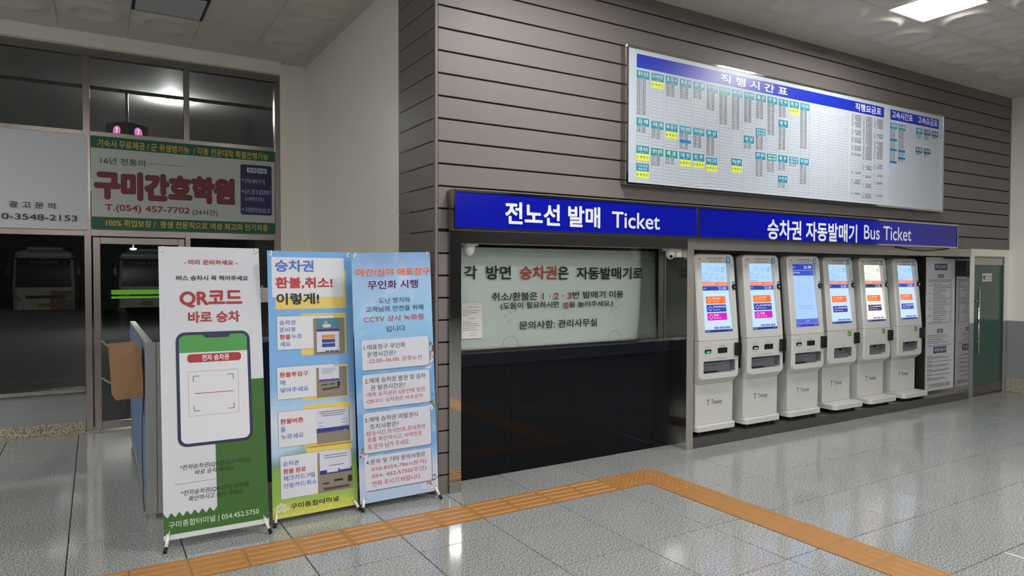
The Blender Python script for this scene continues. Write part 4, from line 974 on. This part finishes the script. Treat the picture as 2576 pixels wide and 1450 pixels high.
pic_screen(q, 0.10, 0.82, 0.01, 0.93, 0)
q = step(Z7, (357, 15, 785, 280), (130, 18, 660, 268), (490, 22, 775, 270), [('환불투입구', 157, 65, 112, 418, RT), ('에', 160, 135, 185, 208, BT), ('넣어주세요', 163, 205, 252, 422, BT)])
pic_screen(q, 0.08, 0.74, 0.0, 0.46, 1)
q = step(Z7, (378, 365, 806, 705), (140, 425, 648, 690), (490, 405, 800, 680), [('환불버튼', 163, 492, 540, 375, RT), ('을', 165, 562, 612, 212, BT), ('누르세요', 170, 632, 680, 377, BT)])
pic_screen(q, 0.0, 0.98, 0.0, 0.68, 2)
q = step(Z7, (402, 742, 826, 1120), (160, 832, 678, 1140), (500, 800, 825, 1115), [('승차권', 187, 880, 924, 330, BT), ('환불 완료', 190, 948, 995, 397, RT), ('체크카드:7일', 190, 1012, 1060, 480, BT), ('신용카드:취소', 193, 1080, 1126, 497, BT)])
pic_screen(q, 0.06, 0.98, 0.0, 0.55, 3)
p.z = Z7; p.ptext('구미종합터미널', 257, 1264, 1315, 697, (28, 26, 26), layer=3, bold=0.016)
rng = random.Random(5)
for k in range(46):
    u, v = rng.uniform(-0.28, 0.27), rng.uniform(0.012, 0.085); c = rng.choice(((226, 206, 90), (230, 214, 110), (206, 196, 70)))
    p.poly([(u+0.014*math.cos(a)*rng.uniform(0.6, 1), v+0.007*math.sin(a)) for a in [i*math.pi/4 for i in range(8)]], c, 0+k % 3)
for k in range(7):
    u, v = -0.26+0.022*(k % 4), 0.05+0.03*(k//4)+0.01*(k % 2)
    for a in range(6): p.disc(u+0.008*math.cos(a*1.047), v+0.008*math.sin(a*1.047), 0.0045, (226, 228, 220), 3, 8)
    p.disc(u, v, 0.0045, (214, 190, 80), 4, 8)
p.build('artwork', t)

t, mt, H = banner('pale blue sky banner stand with four rounded text boxes beside the brown wall', (-0.370, 0.868, 0.046), (-0.412, 0.925, 1.815), (1, -0.05, 0), 0.590, sky_mat('sky_print', False))
p = Print(0.0, mt, Z6)
p.begin('lettering'); p.ptext('야간/심야 매표창구', 948, 306, 388, 1700, (206, 84, 44), bold=0.026, outline=((226, 214, 226), 0.035)); p.begin('lettering'); p.ptext('무인화 시행', 1065, 430, 520, 1578, (54, 34, 110), bold=0.03, outline=((226, 218, 236), 0.035))
DKB = (30, 40, 66)
p.begin('lettering'); p.ptext('도난 방지와', 1178, 606, 662, 1497, DKB); p.begin('lettering'); p.ptext('고객님의 안전을 위해', 1045, 695, 753, 1630, DKB, bold=0.004); p.begin('lettering'); p.ptext('CCTV 상시 녹화중', 1025, 795, 856, 1640, (196, 54, 56), bold=0.006); p.begin('lettering'); p.ptext('입니다.', 1253, 890, 950, 1462, DKB)
BX, RB = (30, 30, 36), (180, 62, 60)
def tbox(z, tl, bl_, tr, lines):
    p.begin('text_box'); p.z = z; a, b, c = p.px(*tl), p.px(*bl_), p.px(*tr); dx = 0.006
    p.rrect(a[0]+dx, c[0]+dx, b[1]-0.008, a[1]-0.008, 0.018, (120, 132, 160), 2); p.rrect(a[0], c[0], b[1], a[1], 0.018, (208, 210, 222), 3)
    for (txt, xl, yt, yb, xr, col) in lines: p.ptext(txt, xl, yt, yb, xr, col, layer=4, bold=0.004)
tbox(Z6, (1003, 1037), (1010, 1343), (1682, 1000), [('1.매표창구 무인화', 1025, 1083, 1137, 1447, BX), ('운영시간은?', 1060, 1153, 1207, 1350, BX), ('-22:00~06:00: 공항노선', 1062, 1222, 1272, 1615, RB)])
tbox(Z7, (910, 92), (915, 402), (1522, 36), [('2.예매 승차권 발권 및 승차', 935, 120, 170, 1490, BX), ('권 발권시간은?', 985, 183, 232, 1303, BX), ('-예매 승차권은 5분전에 발권', 937, 250, 294, 1483, RB), ('-QR코드 승차권은 바로승차', 940, 312, 354, 1465, RB)])
tbox(Z7, (917, 440), (925, 808), (1528, 372), [('3.예매 승차권 미발권시', 933, 478, 527, 1418, BX), ('조치사항은?', 980, 538, 587, 1243, BX), ('-탑승시간,좌석번호,휴대폰번', 933, 605, 652, 1487, RB), ('호를 확인하시고, 아래번호', 957, 660, 707, 1458, RB), ('로 문자 남겨 주세요.', 960, 722, 771, 1345, RB)])
tbox(Z7, (927, 842), (935, 1152), (1537, 757), [('4.문자 및 기타 문의사항은', 945, 866, 912, 1490, BX), ('010-8354-7861(문자)', 997, 928, 975, 1500, RB), ('054- 452-5750(주간)', 1000, 990, 1040, 1497, RB), ('연락 주시기 바랍니다.', 1002, 1058, 1107, 1452, RB)])
p.begin('blossom_print')
rng = random.Random(9)
for (u0, v0, u1, v1) in ((-0.285, 0.33, -0.20, 0.46), (0.285, 0.62, 0.20, 0.78), (0.29, 0.10, 0.19, 0.05), (0.28, 0.95, 0.29, 1.08)):
    p.begin('blossom_print'); p.line((u0, v0), (u1, v1), 0.010, (92, 66, 54), 0)
    for k in range(9):
        s_ = rng.random(); u, v = u0+(u1-u0)*s_+rng.uniform(-0.03, 0.03), v0+(v1-v0)*s_+rng.uniform(-0.04, 0.04)
        u = max(-0.27, min(0.27, u))
        if rng.random() < 0.3: p.poly([(u, v), (u+0.01, v+0.012), (u+0.012, v+0.03), (u-0.004, v+0.018)], (120, 150, 60), 1)
        else:
            for a in range(5): p.disc(u+0.012*math.cos(a*1.257), v+0.012*math.sin(a*1.257), 0.0095, (224, 218, 228), 1, 10)
            p.disc(u, v, 0.004, (190, 120, 110), 2, 8)
p.build('artwork', t)

# ------------------------------------------------------------------ window wall on the left
WB = 4.65
wb = struct(MB().box(-16.0, -0.36, 4.54, 4.95, 3.985, CEIL+0.05).box(-0.36, 0.0, 4.60, 4.95, 0, CEIL+0.05).build('wall_back', M['white_wall']))
B('spandrel', M['grey_dado'], wb, -16.0, -2.334, 4.665, 4.85, 0.11, 0.425)
B('stone_plinth', M['granite_base'], wb, -16.0, -2.334, 4.625, 4.85, 0.0, 0.115, 0.006)
B('door_step', M['granite_base'], wb, -2.334, -0.36, 4.56, 4.85, -0.02, 0.008)
B('plinth_edge', M['granite_base'], wb, -16.0, -2.334, 4.56, 4.625, -0.02, 0.006)
w1 = struct(empty('window_1', (-1.9, WB, 0))); FS = M['frame_steel']
def wm(nm, x0, x1, z0, z1, d0=-0.03, d1=0.05, m=None): return B(nm, m or FS, w1, x0+1.9, x1+1.9, d0, d1, z0, z1, 0.003)
wm('head', -16.0, -0.36, 3.905, 3.985); wm('transom', -16.0, -0.36, 3.085, 3.135); wm('transom', -16.0, -0.36, 2.045, 2.135)
MU = [-6.0, -4.2, -3.27]
for x in MU: wm('mullion', x-0.03, x+0.03, 0.42, 3.905, -0.028, 0.048)
wm('mullion', -2.334, -2.27, 0.0, 3.905, -0.034, 0.054); wm('mullion', -1.384, -1.330, 0.0, 3.905, -0.034, 0.054); wm('mullion', -0.420, -0.36, 0.0, 3.905, -0.034, 0.054)
wm('sill', -16.0, -2.334, 0.425, 0.47, -0.05, 0.08)
def pane(x0, x1, z0, z1): return MB().box(x0+1.9, x1+1.9, 0.008, 0.014, z0, z1).build('pane', M['glass' if z0 > 2 else 'glass_clean'], w1)
XS = [-6.03, -4.2, -3.27, -2.334]
for a, b in zip([-16.0]+[-6.0, -4.2, -3.27], [-6.0, -4.2, -3.27, -2.302]):
    pane(a, b, 3.135, 3.905); pane(a, b, 2.135, 3.085); pane(a, b, 0.47, 2.045)
for a, b in ((-2.302, -1.357), (-1.357, -0.39)): pane(a, b, 3.135, 3.905); pane(a, b, 2.135, 3.085)
pane(-1.33, -0.42, 0.10, 2.045); wm('bottom_rail', -1.33, -0.42, 0.008, 0.10)
d1 = struct(empty('door_1', (-2.26, WB, 0.01))); 
def dm(nm, x0, x1, z0, z1, m=FS): return B(nm, m, d1, x0+2.26, x1+2.26, -0.045, -0.005, z0-0.01, z1-0.01, 0.003)
dm('stile', -2.258, -2.192, 0.02, 2.035); dm('stile', -1.455, -1.392, 0.02, 2.035); dm('top_rail', -2.192, -1.455, 1.965, 2.035); dm('bottom_rail', -2.192, -1.455, 0.02, 0.095)
MB().box(0.068, 0.805, -0.028, -0.022, 0.085, 1.955).build('pane', M['glass_clean'], d1)
p = Print(-0.0285); 
for z0, z1 in ((1.432, 1.482), (1.390, 1.413)): p.rect(0.163, 0.80, z0-0.01, z1-0.01, (122, 206, 40), 0)
p.build('green_stripes', d1)
MB().cyl((0.76, -0.09, 0.95), (0.76, -0.09, 1.25), 0.012, 12).cyl((0.76, -0.09, 0.97), (0.76, -0.04, 0.97), 0.007).cyl((0.76, -0.09, 1.23), (0.76, -0.04, 1.23), 0.007).build('pull_handle', M['chrome'], d1)

# nursing school sign
Z2 = (0, 300, 3.578); SY = 4.585
ns = empty('advertising_sign', (-1.348, SY, 2.118), 'green edged advertising board with big dark red Korean lettering above the door', 'sign')
MB().box(-0.918, 0.918, 0.0, 0.03, 0.0, 0.966, 0.002).build('board', pm((176, 180, 178)), ns)
p = Print(0.0, Matrix.Translation(ns.location), Z2); GD, GY_ = (16, 84, 62), (206, 172, 62)
zt = p.px(820, 253)[1]; zb = p.px(838, 876)[1]
p.rect(-0.917, 0.917, zt, 0.965, GD, 0); p.rect(-0.917, 0.917, 0.001, zb, GD, 0)
p.begin(); p.ptext('기숙사 무료제공 / 군 위생병가능  / 각종 전문대학 특별전형가능', 875, 176, 246, 2412, GY_, bold=0.016)
p.begin(); p.ptext('100% 취업보장 /  평생 전문직으로 여성 최고의 인기직종', 953, 900, 964, 2412, GY_, bold=0.016)
p.begin(); p.ptext('16년 전통의', 903, 340, 400, 1305, GD, bold=0.012); p.line(p.px(1320, 399), p.px(1670, 428), 0.004, (50, 60, 56), 1)
p.begin(); p.ptext('구미간호학원', 850, 456, 712, 2112, (112, 30, 36), bold=0.055, outline=((26, 24, 34), 0.02))
p.begin(); p.ptext('T.(054) 457-7702', 945, 763, 838, 1708, (126, 34, 40), bold=0.02); p.begin(); p.ptext('(24시간)', 1732, 810, 870, 1960, (40, 40, 44), bold=0.008)
p.begin('info_box'); a = p.px(2163, 404); b = p.px(2447, 870); p.rrect(a[0], b[0], b[1], a[1], 0.022, (28, 30, 84), 1)
a = p.px(2222, 438); b = p.px(2400, 498); p.rrect(a[0], b[0], b[1]+0.004, a[1]+0.004, 0.014, (188, 190, 196), 2); p.begin(); p.ptext('현재접수중', 2235, 440, 484, 2388, (30, 32, 60), layer=3, bold=0.012)
PW = (176, 182, 200)
for txt, xl, yt, yb, xr in (('선착순 80명 (주.야)', 2200, 532, 582, 2385), ('남.여 고졸 및 졸업예정자', 2200, 628, 674, 2435), ('(고3재학생 가능)', 2205, 697, 740, 2372), ('구미종합터미널 B동 2층', 2203, 793, 838, 2432)): p.ptext(txt, xl, yt, yb, xr, PW, layer=2)
for x, y in ((2184, 545), (2184, 650), (2188, 812)): c = p.px(x, y); p.disc(c[0], c[1], 0.009, PW, 2, 12)
p.build('lettering', ns, words=True)
# white sheet sign
ad = empty('advertising_sheet', (-3.02, SY-0.005, 2.105), 'large blank white advertising sheet with black phone number beside the green board', 'sign')
mb = MB(); n = 16; g = []
for i in range(n+1):
    for_ = []
    for j in range(9):
        x, z = -0.80+1.522*i/n, 0.0+0.975*j/8
        for_.append(mb.bm.verts.new((x, 0.008-0.008*abs(math.sin(x*9+z*5))*math.exp(-((x-0.35-z*0.6)/0.25)**2), z)))
    g.append(for_)
for i in range(n):
    for j in range(8): mb.bm.faces.new((g[i][j], g[i+1][j], g[i+1][j+1], g[i][j+1]))
mb.build('sheet', pm((196, 198, 206)), ad, smooth=True)
MB().box(-0.80, 0.722, 0.010, 0.028, 0.0, 0.975).build('backboard', M['white_plastic'], ad)
p = Print(-0.003, Matrix.Translation(ad.location), Z2)
p.begin(); p.ptext('광 고 문 의', 78, 735, 793, 497, (30, 30, 34), bold=0.012); p.begin(); p.ptext('010-3548-2153', -130, 838, 893, 695, (36, 36, 40), bold=0.01)
p.build('lettering', ad, words=True)

# ------------------------------------------------------------------ partition screens behind the banners
PX, PZ = -1.957, 1.195
def partition(name, label, org, length, along_y, fab_out, fab_in):
    t = empty(name, org, label, 'partition screen', 'office partition screens')
    L_ = length; th = 0.045
    def bx(nm, m, a0, a1, b0, b1, z0, z1, bev=0.002):     # a along the run, b across
        return B(nm, m, t, *( (b0, b1, a0, a1) if along_y else (a0, a1, b0, b1) ), z0, z1, bev)
    bx('bottom_rail', M['alu'], 0.0, L_, 0, th, 0.03, 0.13); bx('top_cap', M['alu'], 0.0, L_, -0.002, th+0.002, PZ-0.035, PZ)
    bx('end_rail', M['alu'], 0.0, 0.03, 0, th, 0.13, PZ-0.035); bx('end_rail', M['alu'], L_-0.03, L_, 0, th, 0.13, PZ-0.035)
    n = max(1, round(L_/0.9)); w_ = (L_-0.06)/n
    for k in range(n):
        a0 = 0.03+w_*k+0.004; a1 = 0.03+w_*(k+1)-0.004
        bx('fabric_panel', fab_out, a0, a1, 0.003, th-0.003, 0.135, PZ-0.04, 0.004)
        if k: bx('joint_strip', M['alu'], a0-0.008, a0, 0.0, th, 0.13, PZ-0.035)
    for a0 in (0.08, L_-0.12): bx('foot', M['matt_black'], a0, a0+0.05, 0.005, th-0.005, 0.0, 0.03)
    return t
partition('partition_screen', 'pale blue fabric partition screen running back from the corner post to the door', (PX, 1.475, 0), 2.35, True, M['fabric_blue'], None)
pr_ = partition('partition_screen', 'navy fabric partition screen standing behind the banner stands', (-1.892, 1.43, 0), 1.80, False, M['fabric_navy'], None)
pp = MB().box(PX, -1.894, 1.43, 1.473, 0.03, PZ+0.002, 0.003).box(PX+0.01, -1.905, 1.435, 1.468, 0.0, 0.03).build('corner_post', M['alu'], pr_)
pp.location = -Vector(pr_.location)
# wooden box hung on the partition
wbx = empty('wooden_box', (-2.040, 1.62, 0.80), 'light brown wood veneer box hung on the side of the partition', 'box')
wbx.rotation_euler = (0, math.radians(-3), math.radians(4))
MB().box(-0.088, 0.084, 0.0, 0.016, 0.0, 0.302, 0.001).build('front_board', M['wood'], wbx)
MB().extrude([Vector((-0.088, 0.0, 0.315)), Vector((-0.088, 0.30, 0.365)), Vector((-0.088, 0.30, 0.35)), Vector((-0.088, 0.0, 0.30))], (0.172, 0, 0)).build('top_board', M['wood'], wbx)
for x0, x1 in ((-0.088, -0.074), (0.070, 0.084)): MB().extrude([Vector((x0, 0.016, 0.0)), Vector((x0, 0.30, 0.0)), Vector((x0, 0.30, 0.35)), Vector((x0, 0.016, 0.302))], (x1-x0, 0, 0)).build('side_board', M['wood'], wbx)
MB().box(-0.074, 0.070, 0.016, 0.30, 0.0, 0.014, 0.002).build('bottom_board', M['wood'], wbx)
cbl = MB().tube([(-1.962, 1.59, 1.14), (-1.963, 1.575, 0.98), (-1.964, 1.575, 0.80), (-1.965, 1.66, 0.70), (-1.963, 1.80, 0.62), (-1.963, 1.84, 0.40), (-1.963, 1.80, 0.22), (-1.966, 1.66, 0.06), (-1.966, 1.60, 0.012)], 0.003, 6).build('power_cable', M['matt_black'])
tag(cbl, 'thin black cable running down the pale blue partition', 'cable')
# chains strung from the door frame to the partition
def chain(a, b, sag, n, label):
    mb = MB(); a, b = Vector(a), Vector(b); pts = []
    for i in range(n+1):
        s_ = i/n; q = a.lerp(b, s_); q.z -= sag*4*s_*(1-s_); pts.append(q)
    for i in range(n):
        c = (pts[i]+pts[i+1])/2; d = (pts[i+1]-pts[i]); L_ = d.length*0.66; d.normalize()
        up = Vector((0, 0, 1)); side = d.cross(up).normalized(); ax = side if i % 2 else side.cross(d).normalized()
        w2 = ax.cross(d).normalized()*0.011
        loop = [c+d*L_*0.75*math.cos(t_)+w2*math.sin(t_) for t_ in [2*math.pi*k/12 for k in range(13)]]
        mb.tube(loop, 0.003, 6)
    o = mb.build('plastic_chain', M['chain'], smooth=True); tag(o, label, 'chain'); return o
chain((-2.19, 4.58, 0.955), (-1.965, 3.75, 0.93), 0.05, 15, 'pale green chain strung across the doorway, the upper one')
chain((-2.19, 4.58, 0.565), (-1.965, 3.75, 0.585), 0.035, 15, 'pale green chain strung across the doorway, the lower one')
# calendar on the window
ca = empty('wall_calendar', (-0.575, 4.612, 1.32), 'white wall calendar hung on the glass behind the banner stands', 'calendar')
MB().box(-0.13, 0.13, 0.0, 0.006, 0.0, 0.17).build('sheet', M['white_plastic'], ca)
p = Print(0.0); p.text('4', -0.008, 0.008, 0.135, 0.158, (60, 60, 70), 1)
for r in range(5):
    for c in range(7): p.text(str(min(30, r*7+c+1)), -0.115+0.034*c, -0.095+0.034*c, 0.10-0.021*r, 0.112-0.021*r, (170, 60, 60) if c == 0 else (70, 70, 78), 1)
p.build('print', ca)
MB().torus((0, 0.003, 0.185), (0, 1, 0), 0.012, 0.003, 14, 6).build('hanger', M['white_plastic'], ca)

# ------------------------------------------------------------------ outside: bus bays at night under a canopy
GZ = -0.45
gr_ = struct(B('ground_outside', M['asphalt'], None, -30, 30, 7.2, 70, GZ-0.2, GZ))
struct(B('platform_outside', M['asphalt'], None, -30, 30, 4.95, 7.2, GZ-0.2, -0.02))
struct(B('canopy_soffit', M['soffit'], None, -22, 22, 4.95, 26, 4.66, 4.85))
struct(B('wall_rear_outside', M['beam_dark'], None, -40, 40, 60, 60.5, GZ, 7))
bmo = MB().box(-22, 22, 8.28, 8.34, 4.40, 4.445).build('canopy_pipe', M['beam_dark']); tag(bmo, 'long dark pipe under the canopy outside the windows', 'pipe')
def out_lamp(x, y, label, drop, m):
    t = empty('canopy_lamp', (x, y, 4.66), label, 'lamp', 'lamps under the outdoor canopy')
    MB().lathe([(0.10, 0.0), (0.10, -0.012), (0.05, -0.02)], (0, 0, 0), 20).build('base', M['beam_dark'], t)
    if drop > 0: MB().cyl((0, 0, -0.04), (0, 0, -drop-0.05), 0.012, 8).build('rod', M['beam_dark'], t)
    MB().lathe([(0.085, -0.05-drop), (0.10, -0.06-drop), (0.10, -0.075-drop), (0.08, -0.095-drop), (0.03, -0.102-drop), (0.004, -0.103-drop)], (0, 0, 0), 20).build('globe', m, t, smooth=True)
out_lamp(-1.08, 9.55, 'round white lamp glowing under the canopy just outside the upper windows', -0.03, M['out_lamp'])
out_lamp(-1.055, 24.5, 'small white lamp hanging low outside, seen through the glass door', 2.08, M['out_lamp'])
pl = empty('platform_sign', (-1.80, 8.31, 3.62), 'hanging box sign outside with pink number 7 on two faces', 'sign'); pl.rotation_euler = (0, 0, math.radians(40))
MB().box(-0.20, 0.20, -0.20, 0.20, 0.0, 0.30, 0.004).build('box', M['beam_dark'], pl)
MB().cyl((0, 0, 0.30), (0, 0, 0.779), 0.022, 12).build('hanging_rod', M['alu'], pl)
p = Print(-0.2005); p.disc(0.02, 0.17, 0.075, (226, 120, 200), 0, 20, 'emit'); p.text('7', -0.005, 0.045, 0.12, 0.22, (255, 240, 252), 1, bold=0.02, kind='emit')
o = p.build('number_disc', pl)
o2 = link('number_disc', o.data, pl); o2.rotation_euler = (0, 0, -math.pi/2)
def bus(x, y, label, accent, dest, front2):
    t = empty('bus', (x, y, GZ), label, 'bus', 'buses parked outside'); W_ = 1.25
    def prof(z, inset, fy): return [(-W_+inset, fy+0.10), (-W_+inset+0.15, fy), (W_-inset-0.15, fy), (W_-inset, fy+0.10), (W_-inset, 11.0), (-W_+inset, 11.0)]
    MB().loft([[(a, b, z) for a, b in prof(z, i, f)] for z, i, f in ((0.30, 0.02, 0.0), (1.25, 0.0, -0.04), (1.35, 0.0, -0.02), (2.85, 0.06, 0.18), (3.12, 0.16, 0.35), (3.2, 0.4, 0.6))]).build('body', M['bus_white'], t)
    MB().loft([[(-1.12, -0.05, 1.38), (1.12, -0.05, 1.38), (1.12, 0.03, 1.38), (-1.12, 0.03, 1.38)], [(-1.08, 0.13, 2.80), (1.08, 0.13, 2.80), (1.08, 0.22, 2.80), (-1.08, 0.22, 2.80)]]).build('windscreen', M['bus_glass'], t)
    MB().box(-1.13, 1.13, 0.10, 0.5, 2.92, 3.02).build('visor', M['bus_white'], t)
    MB().box(-0.75, 0.75, 1.0, 3.2, 3.18, 3.36, 0.05).build('roof_unit', M['bus_white'], t)
    for sx in (-1, 1):
        MB().extrude([Vector((sx*1.18, -0.07, 0.78)), Vector((sx*0.86, -0.07, 0.72)), Vector((sx*0.98, -0.07, 0.95)), Vector((sx*1.18, -0.07, 1.08))], (0, 0.12, 0)).build('headlight', M['chrome'], t)
        MB().tube([(sx*1.1, 0.1, 2.8), (sx*1.4, -0.15, 2.7), (sx*1.42, -0.18, 2.3)], 0.035, 8).build('mirror_arm', M['black'], t)
        MB().box(sx*1.42-0.09, sx*1.42+0.09, -0.24, -0.14, 1.95, 2.35, 0.02).build('mirror', M['black'], t)
        MB().tube([(sx*0.55, -0.07, 1.36), (sx*0.2, 0.02, 1.75), (sx*0.05, 0.05, 2.0)], 0.012, 6).build('wiper', M['black'], t)
        MB().cyl((sx*0.95, 2.0, 0.48), (sx*1.24, 2.0, 0.48), 0.48, 20).build('wheel', M['matt_black'], t)
    MB().box(-0.75, 0.75, -0.06, 0.02, 0.84, 0.98, 0.02).build('grille', M['black'], t)
    MB().box(-0.27, 0.27, -0.065, 0.0, 0.42, 0.60).build('number_plate', pm((150, 130, 60)), t)
    if accent: MB().box(0.25, 1.20, -0.052, 0.01, 0.32, 1.2).build('orange_panel', M['bus_orange'], t)
    q = Print(0.095); q.text(dest, -0.6, 0.6, 2.50, 2.66, (150, 150, 150), 1); o = q.build('destination_lettering', t)
    if front2: q = Print(-0.075); q.text(front2, -0.7, 0.7, 1.42, 1.62, (60, 60, 60), 1); q.build('front_lettering', t)
bus(-4.35, 36.5, 'dim white and orange bus parked outside the wide window', True, '구미-대구국제공항', None)
bus(0.05, 36.5, 'dim white bus parked outside beyond the glass door', False, '구미', None)

bpy.data.objects.remove(_to); bpy.data.curves.remove(_tc); bpy.data.scenes.remove(_ts)
